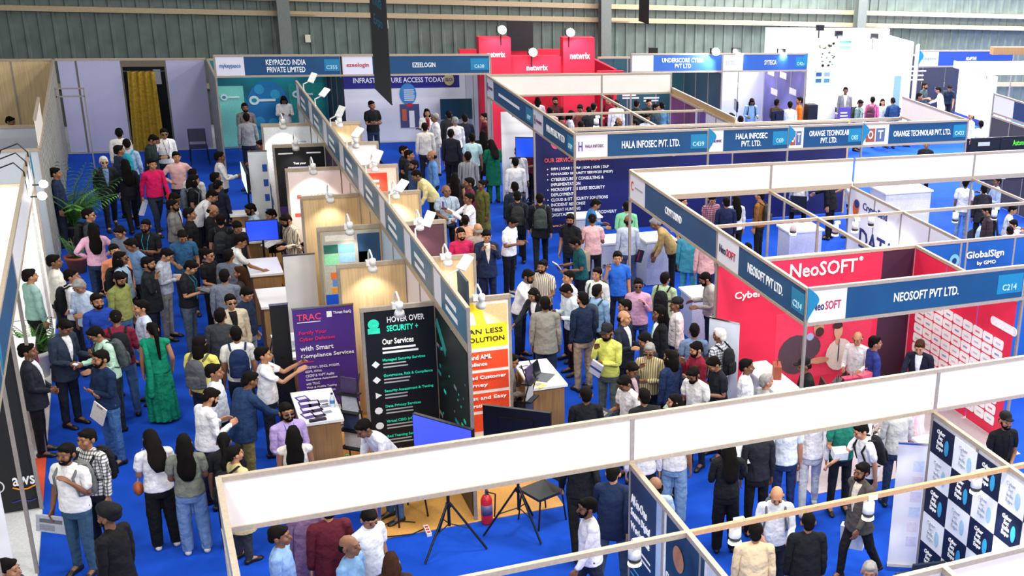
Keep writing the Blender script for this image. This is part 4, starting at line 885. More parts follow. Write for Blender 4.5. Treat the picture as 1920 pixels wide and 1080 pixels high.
HAIRC = {'k': mat('#100c0a', .8, kind='hair', var=.1), 'g': mat('#8d8a86', .7, kind='hair', var=.15), 'w': mat('#d9d6d0', .7, kind='hair', var=.1), 'b': mat('#3a2214', .8, kind='hair', var=.15)}
EYE = mat('#1a1210', .3); SHOE = mat('#17130f', .45); SHOEW = mat('#d8d4cc', .6); GLS = mat('#15151a', .2)
def cloth(c):
    if c[0] in 'SC' and c[1] == '#': return mat(c[1:], .85, kind='stripe' if c[0] == 'S' else 'check')
    return mat(c, .85, kind='cloth', var=.05, scale=6.)
def bag_label(l):
    w = [q for q in l.replace('seen from behind', '').split()]
    for k in ('with', 'carrying'):
        if k in w and any(q.startswith('backpack') for q in w[w.index(k):]):
            i = w.index(k); j = next(n for n in range(i, len(w)) if w[n].startswith('backpack')); w = w[i+1:j+1]+['worn', 'by']+w[:i]+w[j+1:]; break
    else: w = ['backpack', 'worn', 'by']+w
    w = w[:16]
    while w[-1] in ('in', 'the', 'and', 'by', 'of', 'at', 'a', 'with', 'to', 'beside', 'behind'): w.pop()
    return ' '.join(w)
def person(px, py, face, pose, top, tc, bc, hair='crop', label='', h=1.71, skin=None, hc='k', fat=1., extra='', inner=None, bagc='#16171b', on=0., bottom='trousers', acc='#2f7fb0'):
    """head top at photo pixel (px,py); face: 0 toward the viewer, 90 to the photo's right, 180 away, 270 left"""
    pose_tf(pose); hp = PC[pose+'#']; s = h/1.76
    x, y, z = at(px, py, on+hp[2]*s)
    v = Vector((x, y)).normalized(); a = math.radians(face)
    d = -v*math.cos(a)+Vector((v.y, -v.x))*math.sin(a)
    rz = math.atan2(d.y, d.x)+math.pi/2
    off = Matrix.Rotation(rz, 3, 'Z') @ Vector((hp[0]*s*fat, hp[1]*s*fat, 0))
    o = bpy.data.objects.new('person', pmesh('body', pose)); loc = Vector((x-off.x, y-off.y, on)); place(o, loc, None)
    o.rotation_euler.z = rz; o.scale = (s*fat, s*fat, s)
    sk = SKIN[(len(label)*7+int(px)) % 3] if skin is None else SKIN[skin]
    setmat(o, sk); tag(o, label, 'person')
    def ch(name, t, mt, par=o):
        c = bpy.data.objects.new(name, pmesh(t, pose)); COL.objects.link(c); c.parent = par
        c.material_slots[0].link = 'OBJECT'; c.material_slots[0].material = mt; return c
    ch({'short': 'shirt', 'long': 'shirt', 'vest': 'sleeveless_top'}.get(top, top), top, cloth(tc))
    if bottom == 'skirt': ch('skirt', 'skirt', cloth(bc)); ch('saree_drape', 'drape', cloth(tc))
    else: ch('trousers', bottom, cloth(bc)); ch('shoe', 'shoes', SHOEW if 'S' in extra else SHOE); ch('shoe', 'shoes2', SHOEW if 'S' in extra else SHOE)
    H = HAIRC[hc]
    if hair in ('turban', 'cap'):
        if hair == 'cap': ch('hair', 'hair_bald', H)
        ch(hair, hair, cloth(acc))
    else: ch('hair', 'hair_'+hair, H)
    ch('eyes', 'eyes', EYE)
    if 'b' in extra: ch('beard', 'beard', H)
    if 'g' in extra: ch('glasses', 'glasses', GLS)
    if 'l' in extra: ch('lanyard', 'lanyard', cloth(acc))
    if inner: ch('shirt_front', 'shirt_front', cloth(inner))
    if 't' in extra: ch('tie', 'tie', cloth(acc))
    if 'B' in extra:
        g = bpy.data.objects.new('backpack', pmesh('bag_body', pose)); place(g, loc, None); g.rotation_euler.z = rz; g.scale = o.scale
        setmat(g, cloth(bagc)); tag(g, bag_label(label), 'backpack', 'backpacks worn by visitors'); o['_bag'] = g.name
        ch('pocket', 'bag_pocket', cloth(bagc), g); ch('strap', 'bag_strap', cloth(bagc), g); ch('strap', 'bag_strap2', cloth(bagc), g)
    o['_pose'] = pose
    return o
def hand_point(o, side='R', along=.1):
    T, dz = PC[o['_pose']]; R, J, Jn = T['ha'+side]; mm = V3(1, 1, 1) if side == 'L' else MX
    p = R@((WR+along*FD)*mm-J)+Jn; s = o.scale
    q = Matrix.Rotation(o.rotation_euler.z, 3, 'Z') @ Vector((p[0]*s[0], p[1]*s[1], (p[2]+dz)*s[2]))
    return o.location+q
# ---------------------------------------------------------------- lamps
def spot(name, loc, aim, watt, ang=80, col=(1, .93, .82), par=None, r=.05):
    l = bpy.data.lights.new(name, 'SPOT'); l.energy = watt; l.spot_size = math.radians(ang); l.spot_blend = .7; l.color = col; l.shadow_soft_size = r
    o = bpy.data.objects.new(name, l); COL.objects.link(o); d = Vector(aim)-Vector(loc)
    if par is not None:
        o.parent = par; o.location = Vector(loc)-WL[par.name]
    else: o.location = loc
    o.rotation_euler = d.to_track_quat('-Z', 'Y').to_euler(); return o
def headmesh():
    return MB().lathe([(.012, .10), (.045, .095), (.05, .02), (.036, .0), (.036, -.03), (.06, -.05), (.072, -.11), (.066, -.112), (.02, -.10)], n=14).mesh('lamp_head', True)
HEADM = headmesh(); BULBM = MB().lathe([(.001, -.108), (.05, -.108), (.06, -.104), (.001, -.10)], n=12).mesh('bulb')
ARMM = MB().tube([(0, 0, 0), (0, -.02, .14), (0, -.16, .24), (0, -.34, .20), (0, -.36, .12)], .013, 6).mesh('lamp_arm', True)
CLM = MB().box(-.04, .04, -.04, .04, -.05, .03).mesh('clamp')
def armlamp(x, y, watt, label, gy=-1):
    e = empty('spotlight', (x, y, HB), label, 'spotlight', 'white arm spotlights on the pod dividers')
    child('clamp', CLM, LAMPW, e); child('lamp_arm', ARMM, LAMPW, e)
    h = child('lamp_head', HEADM, LAMPW, e); h.location = (0, -.36, .07); h.rotation_euler.x = .35
    bb = child('bulb', BULBM, BULB, h)
    spot('spot_beam', (x, y-.33, HB-.06), (x, y-.02, 1.45), watt, 95, par=e)
PL = {17.0: 'the black security board', 19.03: 'the plain wooden left divider behind the security board', 21.07: 'the control room picture', 23.12: 'the wooden left divider behind the picture', 25.23: 'the lit red and white poster', 27.33: 'the black test your board', 29.43: 'the white board of faint lines'}
PR = {17.0: 'the yellow and orange poster', 19.03: 'the wooden right divider behind the yellow poster', 21.07: 'the maroon Your board', 23.12: 'the wooden right divider behind the maroon board', 25.23: 'the red right hand poster', 27.33: 'the white board with blue foot', 29.43: 'the farthest wooden right divider'}
for y, wl, wr in zip(YS[1:8], (9, 22, 14, 22, 55, 12, 45), (40, 22, 16, 50, 28, 60, 26)):
    armlamp(2.85 if y < 26 else 2.8, y, wl, 'small white arm spotlight clamped above '+PL[y]); armlamp(3.95, y, wr, 'small white arm spotlight clamped above '+PR[y])
FLM = MB().box(-.12, .12, -.065, .065, -.012, .016).mesh('flood_plate'); FBR = MB().tube([(0, 0, 0), (0, 0, .14), (.16, 0, .22)], .014, 6).mesh('flood_bracket')
for i, y in enumerate((16.0, 18.2, 20.2, 22.3, 24.3, 26.3, 28.4, 30.2)):
    e = empty('flood_lamp', (XS, y, HF), 'flat flood lamp above the '+PODL[i], 'flood lamp', 'flat flood lamps along the pod spine')
    child('flood_bracket', FBR, LAMPW, e); q = child('flood_plate', FLM, LAMPW, e); q.location = (.2, 0, .28); q.rotation_euler = (.3, -.9 if i % 2 else -.6, .7)
# cylindrical track lamps under the front rail
TRM = MB().lathe([(.001, .12), (.06, .12), (.064, .0), (.001, 0)], n=16).mesh('lamp_body', True); TRB = MB().lathe([(.06, 0), (.06, -.05), (.001, -.05), (.001, 0)], n=16).mesh('lamp_band', True); TRL = MB().lathe([(.064, -.05), (.066, -.075), (.001, -.075), (.001, -.05)], n=16).mesh('lamp_lens', True)
TRC = MB().box(-.02, .09, -.02, .02, .14, .2).box(-.02, .02, -.015, .015, .1, .16).mesh('lamp_clip')
def tracklamp(px, py, z, label, watt, aim, lit=True, y=None):
    x, y_, z = at(px, py, z)
    e = empty('track_lamp', (x, y_ if y is None else y, z), label, 'track lamp', 'white cylinder track lamps under the booth rails')
    child('lamp_clip', TRC, LAMPW, e); child('lamp_body', TRM, LAMPW, e); child('lamp_band', TRB, mat('#20241c', .4), e); child('lamp_lens', TRL, BULB if lit else mat('#e8e4e0', .3), e)
    if watt: spot('spot_beam', (x, e.location.y, z-.1), aim, watt, 70, (1, .98, .95), e)
    return e
tracklamp(1190, 1045, 2.3, 'track lamp hanging before the All-in-One wall', 14, (4.0, 11.0, 1.6))
tracklamp(1378, 1005, 2.3, 'track lamp hanging beside the cream blazer man', 10, (4.4, 11.2, 2.7))
tracklamp(1628, 960, 2.3, 'track lamp hanging before the walking man in brown blazer', 22, (7.9, 9.9, 1.6))
tracklamp(1830, 912, 2.3, 'track lamp hanging in front of the checkered wall', 45, (8.05, 9.5, 1.3))
tracklamp(1487, 432, 2.25, 'glowing track lamp above the white Cryptobind counter', 30, (10, 18.4, 1.0)); tracklamp(1566, 434, 2.25, 'glowing track lamp left of the DATA wall', 35, (12.7, 19.5, 1.5)); tracklamp(1603, 428, 2.25, 'glowing track lamp close to the DATA wall', 30, (12.7, 20.3, 1.6)); tracklamp(1633, 418, 2.25, 'tilted track lamp over the DATA lettering', 30, (12.7, 19.2, 1.6), False)
tracklamp(1791, 410, 2.25, 'track lamp below the rail beside the man in jeans', 25, (14.8, 17.7, .8), False); tracklamp(1864, 405, 2.25, 'track lamp above the seated group at the right edge', 30, (16.5, 18.3, .5), False); tracklamp(1118, 232, 2.3, 'glowing lamp inside the booth behind the portfolio wall', 40, (9.6, 29.6, .5))
# bright floods of the back row
def flood(px, py, y, label, watt, aim, lit=True):
    q = RC.T @ np.array([(px-CX)/F_PX, (py-CY)/F_PX, 1.]); t = y/q[1]; p = (t*q[0], y, CAM_H+t*q[2])
    e = empty('flood_lamp', p, label, 'flood lamp', 'flood lamps over the back row')
    bx('flood_housing', DKMETAL, (p[0]-.13, p[0]+.13), (p[1]-.04, p[1]+.06), (p[2]-.09, p[2]+.09), e)
    if lit:
        MB().ball((0, 0, 0), .12, 12).build('flood_bulb', BULB, e, (p[0], p[1]-.1, p[2]), True)
    bx('flood_bracket', DKMETAL, (p[0]-.015, p[0]+.015), (p[1]+.06, p[1]+.1), (p[2]-.45, p[2]), e)
    if watt: spot('spot_beam', (p[0], p[1]-.25, p[2]), aim, watt, 120, (1, .97, .95), e)
flood(940, 55, 35.9, 'dazzling bulb on top of the left red tower', 90, (9.2, 36.1, 2.2)); flood(1068, 60, 35.9, 'dazzling bulb on top of the right red tower', 120, (11.6, 36.1, 2.2)); flood(998, 97, 35.9, 'dazzling bulb on the red netwrix header', 60, (10.4, 36.1, 2.0))
flood(1340, 96, 35.25, 'glaring lamp over the Underscore Cyber fascia', 160, (14.8, 35.3, 2.4)); flood(1225, 95, 35.5, 'dark flood lamp over the white Underscore logo', 0, None, False); flood(1380, 95, 35.5, 'dark flood lamp over the Syteca logo', 60, (17, 38, 1), False)
flood(1465, 97, 35.5, 'dark flood lamp over the Syteca lettering', 80, (17.4, 38, 1), False); flood(1538, 52, 36.6, 'tilted dark flood lamp on the white stand roof', 150, (19.5, 35.0, 2), False); flood(1573, 63, 36.6, 'second dark flood lamp on the white stand tower', 260, (21, 37, 1.6), False); flood(1640, 68, 36.6, 'dark flood lamp above the blue bars', 260, (21.6, 37, 1.2), False)
e = empty('clip_lamp', (XL, 24.3, 2.9), 'pair of glowing clip lamps beside the blue corner tab', 'lamp')
for k, y in enumerate((24.4, 23.6)): MB().ball((0, 0, 0), .07, 10).build('bulb', BULB, e, (XL+.18, y, 2.62), True); bx('lamp_arm', DKMETAL, (XL, XL+.18), (y-.01, y+.01), (2.6, 2.62), e)
spot('spot_beam', (-2.0, 23.6, 3.0), (-3.2, 24.6, 1.6), 160, 140, (1, .95, .88), e)
# lamps standing off the booth rails that light the inside of the white fascias
def baton(x0, y, z, label, watt, aim, n=3, dx=1.2):
    for k in range(n):
        x = x0+k*dx; e = empty('stem_lamp', (x, y, z), label+', number %s from the left' % ['one', 'two', 'three', 'four'][k], 'stem lamp', 'stem lamps over the front booths')
        child('lamp_body', TRM, LAMPW, e); child('lamp_lens', TRL, BULB, e); bx('lamp_stem', LAMPW, (x-.01, x+.01), (y-.01, y+.01), (z+.12, z+.3), e)
        spot('spot_beam', (x, y, z-.1), (x+aim[0], aim[1], aim[2]), watt, 130, (1, .93, .86), e)
# ---------------------------------------------------------------- furniture and things
RECTS = []
CT = mat('#f3f1ee', .35, var=.01)
def counter(x0, x1, y0, y1, label, h=1.0, body=WOODD, top=CT, cat='counter', front=None):
    RECTS.append((x0, x1, y0, y1)); e = empty('counter', ((x0+x1)/2, (y0+y1)/2, 0), label, cat)
    bx('cabinet', body, (x0+.04, x1-.04), (y0+.04, y1-.04), (.016, h-.04), e); bx('counter_top', top, (x0, x1), (y0, y1), (h-.04, h), e)
    bx('plinth', DKMETAL, (x0+.06, x1-.06), (y0+.06, y1-.06), (0, .016), e)
    return e
def table(x0, x1, y0, y1, label, h=.75, top=CT):
    RECTS.append((x0, x1, y0, y1)); e = empty('table', ((x0+x1)/2, (y0+y1)/2, 0), label, 'table'); bx('table_top', top, (x0, x1), (y0, y1), (h-.03, h), e)
    for x in (x0+.04, x1-.04):
        for y in (y0+.04, y1-.04): bx('leg', CHROME, (x-.018, x+.018), (y-.018, y+.018), (.0, h-.03), e)
    return e
def laptop(x, y, z, rz, label, scr='#1a1c20', em=0.):
    e = empty('laptop', (x, y, z), label, 'laptop'); e.rotation_euler.z = rz
    child('keyboard_base', MB().box(-.16, .16, -.11, .11, 0, .015).mesh('keyboard_base'), mat('#6a6c70', .4, .4), e)
    s = child('screen_lid', MB().box(-.16, .16, 0, .012, 0, .22).mesh('screen_lid'), mat('#26282c', .4), e); s.location = (0, .11, .012); s.rotation_euler.x = -.25
    d = child('display', MB().box(-.15, .15, -.003, 0, .012, .21).mesh('display'), mat(scr, .2, emit=em), s)
def brochure(x, y, z, rz, c, label, w=.15, d=.21, group='leaflets on the counters'):
    e = obj('brochure', MB().box(-w/2, w/2, -d/2, d/2, 0, .006).mesh('brochure'), mat(c, .4), None, (x, y, z)); e.rotation_euler.z = rz; tag(e, label, 'brochure', group)
    child('print_block', MB().box(-w*.38, w*.38, -d*.1, d*.32, .006, .007).mesh('print_block'), mat('#d8d2e8' if c[1] in '0123456' else '#8a90a0', .4), e)
BOT = MB().lathe([(.03, 0), (.033, .02), (.033, .13), (.028, .155), (.013, .18), (.013, .195)], n=12).mesh('bottle', True); BCAP = MB().lathe([(.016, .193), (.016, .215), (.001, .215)], n=10).mesh('bottle_cap')
BLAB = MB().lathe([(.0335, .06), (.034, .062), (.034, .11), (.0335, .112)], n=12).mesh('bottle_label', True)
def bottle(x, y, z, label, capc='#2aa070'):
    e = obj('water_bottle', BOT, mat('#cfe0ea', .1), None, (x, y, z)); tag(e, label, 'bottle'); child('bottle_cap', BCAP, mat(capc, .4), e); child('bottle_label', BLAB, mat('#4a7ac0', .4), e)
def tv(x, y, zc, w, h, rz, label, scr, em, stand=True, lines_=None):
    """screen faces -y before rotation"""
    e = empty('television', (x, y, 0), label, 'television'); e.rotation_euler.z = rz
    child('screen_case', MB().box(-w/2, w/2, -.02, .03, zc-h/2, zc+h/2).box(-w*.25, w*.25, .03, .06, zc-h*.25, zc+h*.25).mesh('screen_case'), mat('#101114', .35), e)
    s = child('display', MB().box(-w/2+.012, w/2-.012, -.026, -.02, zc-h/2+.014, zc+h/2-.014).mesh('display'), mat(scr, .2, emit=em), e)
    if stand:
        child('stand_pole', MB().tube([(0, .03, .35), (0, .03, zc)], .02, 8).mesh('stand_pole'), DKMETAL, e)
        child('collar', MB().lathe([(.035, 0), (.035, .06), (.001, .06)], (0, .03, .62), 10).mesh('collar'), DKMETAL, e)
        for k in range(3):
            a = k*2.094+.5; c, s_ = math.cos(a), math.sin(a)
            child('leg', MB().tube([(c*.02, .03+s_*.02, .68), (c*.46, .03+s_*.46, .02)], .015, 7).mesh('leg'), DKMETAL, e)
            child('brace', MB().tube([(0, .03, .38), (c*.25, .03+s_*.25, .32)], .008, 6).mesh('brace'), DKMETAL, e)
    return e
def chair(x, y, rz, label, c='#15171a'):
    e = empty('chair', (x, y, 0), label, 'chair'); e.rotation_euler.z = rz; m_ = mat(c, .5)
    child('seat', MB().box(-.22, .22, -.21, .21, .43, .47).mesh('seat'), m_, e)
    b_ = child('backrest', MB().box(-.21, .21, -.015, .015, 0, .34).mesh('backrest'), m_, e); b_.location = (0, .23, .54); b_.rotation_euler.x = -.15
    for sx in (-1, 1):
        for sy in (-1, 1): child('leg', MB().tube([(sx*.2, sy*.18, .43), (sx*.22, sy*.23, .0)], .012, 6).mesh('leg'), DKMETAL, e)
        child('back_post', MB().tube([(sx*.2, .2, .43), (sx*.2, .27, .85)], .011, 6).mesh('back_post'), DKMETAL, e)
    return e
def standee(x0, x1, y, z1, label, c, rz=0.):
    e = empty('rollup_banner', ((x0+x1)/2, y, 0), label, 'banner'); e.rotation_euler.z = rz; w = (x1-x0)
    child('base_case', MB().box(-w/2, w/2, -.07, .07, .006, .07).mesh('base_case'), CHROME, e); child('top_bar', MB().box(-w/2, w/2, -.012, .012, z1-.025, z1).mesh('top_bar'), CHROME, e)
    child('support_pole', MB().tube([(0, .04, .07), (0, .02, z1-.02)], .008, 6).mesh('support_pole'), CHROME, e)
    s = child('banner_sheet', MB().box(-w/2+.005, w/2-.005, -.004, .004, .07, z1-.025).mesh('banner_sheet'), mat(c, .5, var=.06, scale=2), e)
    WL[s.name] = Vector(((x0+x1)/2, y, 0)); return e, s
def lp(s, x, z, text, h, c, w, xs=None):   # lettering on an unrotated standee
    b_ = WL[s.name]; txt(text, s, (x, b_.y-.012, z), '-y', h, mat(c, .5), w, 'L')
e, s = standee(1.68, 2.53, 18.6, 2.02, 'purple roll-up banner headed TRAC beside the black security board', '#4a2a86')
lp(s, 1.74, 1.87, 'TRAC', .10, '#f0507c', .33); lp(s, 1.75, 1.62, 'Fortify Your', .07, '#e8246c', .38); lp(s, 1.75, 1.52, 'Cyber Defenses', .07, '#e8246c', .49); lp(s, 1.75, 1.38, 'with Smart', .075, '#ffffff', .46); lp(s, 1.75, 1.25, 'Compliance Services', .075, '#ffffff', .74); lp(s, 2.24, 1.9, 'Threat ResQ', .05, '#ffffff', .25)
for k, t in enumerate(('ISO27001, SOC2, PCIDSS,', 'GDPR, HIPAA', 'CSCRF & VAPT Audits', 'Compliance Automation', 'with TRAC', 'Web & Mobile Testing', 'Network Penetration', 'Cloud Testing')): lp(s, 1.79, 1.07-k*.065, t, .04, '#f0e8f8', .021*len(t))
for n_, c, x0, x1, z0, z1 in (('white_rule', '#ffffff', 1.74, 2.06, 1.785, 1.795), ('red_rule', '#e8246c', 1.75, 1.92, 1.155, 1.165), ('white_foot', '#efe9e2', 1.69, 2.52, .08, .42), ('violet_bar', '#5a2c90', 1.76, 2.52, .44, .54), ('shield_mark', '#ffffff', 2.15, 2.22, 1.84, 1.93)): bx(n_, mat(c, .5), (x0, x1), (18.59, 18.5955), (z0, z1), s)
e, s = standee(1.40, 1.66, 18.8, 2.05, 'black back of a display board left of the TRAC banner', '#0d0d10')
e, s = standee(1.88, 2.38, 21.5, 1.95, 'blank white roll-up back beside the control room picture', '#e9e8e6')
e, s = standee(1.98, 2.36, 28.2, 2.2, 'white standing board with small blue icons near the Keypasco booth', '#e8f0f8')
for k in range(4): bx('blue_icon', mat('#2a5ac0', .4), (2.24, 2.33), (28.186, 28.192), (1.75-.32*k, 1.9-.32*k), s)
e, s = standee(7.55, 8.1, 16.9, 1.75, 'white roll-up with blue writing at the corner of the red booth', '#dfe6f4', -.9)
e, s = standee(7.95, 8.35, 11.75, 1.85, 'white roll-up banner standing at the end of the checkered wall', '#e8e8ee', -.5)
for k in range(6): child('faint_print', MB().box(.02, .16, -.006, -.004, .35+.22*k, .5+.22*k).mesh('faint_print'), mat(['#d8d4e4', '#e4d8e0', '#cdd8ee'][k % 3], .5), s)
e, s = standee(-2.45, -1.80, 15.4, 1.9, 'white printed roll-up in the lower left booth corner', '#e6e6ea')
for k in range(9): child('print_line', MB().box(-.2, .22-.03*(k % 3), -.006, -.004, 1.6-.1*k, 1.63-.1*k).mesh('print_line'), mat('#55586a', .5), s)
# counters of the pods
CLB = ['white topped counter spread with purple leaflets before the TRAC banner', 'white topped counter carrying a printer behind the TRAC banner', 'white topped counter with papers below the striped shirt man', 'white topped counter under the blue television', 'white topped counter beside the lit red and white poster', 'white topped counter near the white standing board']
for k, (y0, y1) in enumerate(((16.75, 17.9), (19.25, 20.35), (21.7, 22.7), (23.5, 24.5), (25.6, 26.6), (27.6, 28.0))): counter(1.5, 2.05, y0, y1, CLB[k])
CRB = ['white topped wooden counter with open laptop beside the yellow poster', 'right hand counter next to the wooden divider behind the yellow poster', 'right hand counter beside the maroon Your board', 'right hand counter in front of the bald man in grey polo', 'right hand counter by the red poster', 'right hand counter by the white board with blue foot']
for k, y0 in enumerate((16.9, 19.25, 21.3, 23.35, 25.5, 27.6)): counter(4.72 if k == 0 else 4.5, 5.26 if k == 0 else 4.95, y0, y0+(1.1 if k == 0 else .9), CRB[k])
rnd = random.Random(11)
for k in range(10):
    brochure(1.62+.13*(k % 3)+.02*rnd.random(), 17.0+.2*(k//3)+.02*rnd.random(), 1.0, rnd.random()*.3, ['#4a3a80', '#2c2a48', '#e8e6f0'][k % 3], ['purple leaflet', 'dark navy leaflet', 'pale leaflet'][k % 3]+' on the TRAC counter, '+['nearest left', 'nearest middle', 'nearest right', 'second row left', 'second row middle', 'second row right', 'third row left', 'third row middle', 'third row right', 'rear left'][k])
bottle(1.97, 17.2, 1.0, 'clear water bottle with blue label on the TRAC counter', '#20303c'); obj('tablet_case', MB().box(-.11, .11, -.03, .03, 0, .03).mesh('tablet_case'), mat('#2a2038', .4), None, (1.72, 16.8, 1.0), .1, label='dark flat box at the near edge of the TRAC counter', cat='box')
pr = empty('printer', (1.75, 19.75, 1.0), 'white desktop printer on the counter behind the TRAC banner', 'printer'); bx('printer_body', mat('#d9dde0', .4), (1.57, 1.93), (19.6, 19.95), (1.0, 1.14), pr); bx('paper_tray', mat('#c3cad2', .4), (1.6, 1.9), (19.5, 19.6), (1.02, 1.04), pr); bx('control_strip', mat('#6a7080', .4), (1.6, 1.7), (19.62, 19.7), (1.14, 1.15), pr)
laptop(5.0, 17.25, 1.0, .9, 'open dark laptop on the counter beside the yellow poster')
brochure(4.85, 17.7, 1.0, .2, '#3a2c34', 'dark leaflet behind the open laptop'); brochure(4.85, 17.0, 1.0, .5, '#e8d860', 'yellow leaflet beside the open laptop')
table(1.45, 2.25, 15.25, 15.8, 'small white table with green capped bottles behind the white front fascia')
bottle(1.75, 15.6, .75, 'left green capped water bottle on the small white table'); bottle(1.92, 15.68, .75, 'right green capped water bottle on the small white table'); laptop(2.02, 15.4, .75, 2.6, 'half closed dark laptop on the small white table')
tv(1.87, 24.9, 1.42, .56, .40, 0., 'television with plain blue screen on a stand beside the striped shirt man', '#1a3af0', 1.1)
tv(1.9, 28.3, 1.62, 1.2, .42, -math.pi/2, 'slanted television with pale web page near the Keypasco booth', '#cfe8ec', .9)
tv(2.9, 14.42, 1.58, .92, .52, -.92, 'television with plain blue screen on tripod before the black security board', '#3a48f0', .9)
tv(3.86, 14.55, 1.55, .90, .52, math.pi-.64, 'black back of a television on tripod beside the yellow poster', '#16181c', .0)
tv(8.35, 29.4, 1.75, .85, .5, -.25, 'television with blue slides hung beside the green dressed woman', '#2048c8', .7)
tv(8.4, 37.6, 1.1, .95, .6, .0, 'dark television with teal shield picture in the Ezeelogin booth', '#12303c', .25)
chair(4.22, 14.75, -1.2, 'black padded visitor chair on the orange floor edge', '#24282a')
x, y, _ = at(1725, 1050, .75); chair(x, y, math.pi-.2, 'dark visitor chair before the checkered wall', '#2c3a42')
chair(10.2, 20.3, 2.0, 'white plastic chair inside the Cryptobind booth', '#e6e6ea'); chair(11.5, 20.6, 1.2, 'white plastic chair near the CryptoBind emblem', '#e6e6ea'); chair(2.55, 15.5, .4, 'grey chair in front of the black security board', '#6a6e70')
ch_ = at(372, 275, .45); chair(ch_[0], ch_[1], .0, 'dark blue chair standing by the lilac grey panel', '#1c2448')
# fire extinguisher
e = empty('fire_extinguisher', (3.52, 14.93, 0), 'red fire extinguisher at the foot of the pod spine', 'fire extinguisher')
MB().lathe([(.001, .006), (.07, .006), (.075, .03), (.075, .36), (.05, .42), (.025, .44), (.001, .44)], n=18).build('cylinder_body', mat('#c0202c', .3), e, (3.52, 14.93, 0), True)
MB().lathe([(.076, .15), (.0765, .3)], n=18).build('label_band', mat('#5a5a80', .4), e, (3.52, 14.93, 0), True); MB().lathe([(.02, .44), (.02, .48), (.012, .5)], n=10).build('valve', CHROME, e, (3.52, 14.93, 0))
MB().box(-.01, .01, -.1, .02, .48, .495).box(-.01, .01, -.1, .02, .515, .53).box(-.01, .01, .0, .02, .49, .52).build('lever', DKMETAL, e, (3.52, 14.93, 0)); MB().tube([(.02, 0, .47), (.12, 0, .42), (.11, 0, .2), (.1, 0, .08)], .010, 7).build('hose', DKMETAL, e, (3.52, 14.93, 0), True)
e = empty('power_strip', (2.75, 14.98, .006), 'white and red power strip on the blue carpet edge', 'power strip'); bx('strip_body', mat('#e8e6e2', .4), (2.72, 2.78), (14.85, 15.1), (.006, .05), e)
for k in range(3): bx('socket', mat('#d03030', .4), (2.73, 2.77), (14.87+.075*k, 14.91+.075*k), (.05, .054), e)
obj('power_cable', MB().tube([(-.1, .2, .02), (-.35, .35, .02), (-.6, .2, .02), (-.5, -.05, .02), (-.2, -.1, .02), (0, .0, .02)], .008, 6).mesh('power_cable', True), DKMETAL, None, (2.75, 15.05, .012), label='black power cable curling across the orange floor', cat='cable')
# brochure racks (black wire easels)
def rack(x, y, rz, label):
    e = empty('brochure_rack', (x, y, 0), label, 'brochure rack'); e.rotation_euler.z = rz
    for sx in (-.14, .14): child('rack_leg', MB().tube([(sx, .12, .0), (sx, .1, .6), (sx, -.06, 1.2), (sx, .05, 1.5)], .010, 6).mesh('rack_leg'), DKMETAL, e)
    for k in range(4):
        child('shelf', MB().box(-.15, .15, -.1, .05, .35+.28*k, .37+.28*k).mesh('shelf'), DKMETAL, e)
        child('leaflet', MB().box(-.12, .12, -.02, .0, .37+.28*k, .6+.28*k).mesh('leaflet'), mat(['#d8d8dc', '#3a4a70', '#c8ccd4', '#4a3a60'][k], .4), e)
rack(4.62, 16.75, .9, 'black wire brochure rack beside the yellow poster'); rack(2.2, 17.15, -.7, 'black wire brochure rack between TRAC banner and security board'); rack(1.5, 18.95, -.9, 'curved black literature rack beside the man taking a photo')
# counters of the islands
c = counter(8.0, 8.75, 23.7, 24.35, 'white round edged counter in front of the green shirted man', body=mat('#cfd4e4', .5)); txt('INFOSEC', c, (8.4, 23.72, .5), '-y', .09, mat('#3a3a4a', .5), .5)
counter(9.05, 9.75, 23.6, 24.3, 'white counter where the tan sweatered man leans', body=mat('#d6dae6', .5)); counter(8.3, 9.0, 26.2, 26.7, 'low white counter at the foot of the portfolio wall', .85, mat('#cfd0d4', .5))
counter(8.7, 9.4, 20.3, 20.95, 'small white counter outside the Cryptobind fascia', .9, mat('#c8ccd6', .5))
x, y, _ = at(1500, 425, 1.0); counter(x-.45, x+.45, y-.35, y+.3, 'white counter with papers inside the Cryptobind booth', 1.0, mat('#e3e5ee', .5))
x, y, _ = at(1690, 352, 1.1); e = counter(x-.72, x+.72, y-.42, y+.42, 'long white reception counter with blue inside top', 1.1, mat('#f2f0ee', .4)); bx('blue_inlay', mat('#2a7ac0', .4), (x-.6, x+.35), (y-.25, y+.2), (1.1, 1.104), e)
e = counter(8.3, 9.7, 15.1, 15.6, 'white curved reception desk of the red booth', .95, mat('#f1eff0', .4)); counter(8.15, 8.6, 15.7, 16.9, 'white side desk of the red booth', .95, mat('#f1eff0', .4))
for k, (x, y, c, l) in enumerate(((9.3, 15.35, '#a8284a', 'crimson gift bag on the red booth desk'), (9.6, 15.4, '#c8506a', 'pink gift bag on the red booth desk'), (9.05, 15.3, '#1a1a1e', 'black camera bag on the red booth desk'), (8.45, 16.2, '#a04a30', 'brown framed poster on the white side desk'))):
    obj('gift_bag', MB().box(-.13, .13, -.06, .06, 0, .22).tube([(-.05, 0, .22), (-.05, 0, .3), (.05, 0, .3), (.05, 0, .22)], .006, 5).mesh('gift_bag'), mat(c, .5), None, (x, y, .95), .4*k, label=l, cat='bag')
counter(9.3, 9.9, 12.9, 13.5, 'pale violet box counter with N mark behind the front fascia', .95, mat('#b7bedc', .5))
for k, (px, py, l) in enumerate(((1458, 215, 'dark monitor back on the Syteca booth counter'), (1600, 207, 'dark monitor back on the white stand desk'), (1380, 195, 'thin dark monitor edge in the Syteca booth'))):
    x, y, _ = at(px, py, 1.3); tv(x, y, 1.25, .5, .34, math.pi+(.3 if k < 2 else 1.3), l, '#101114', 0., False)
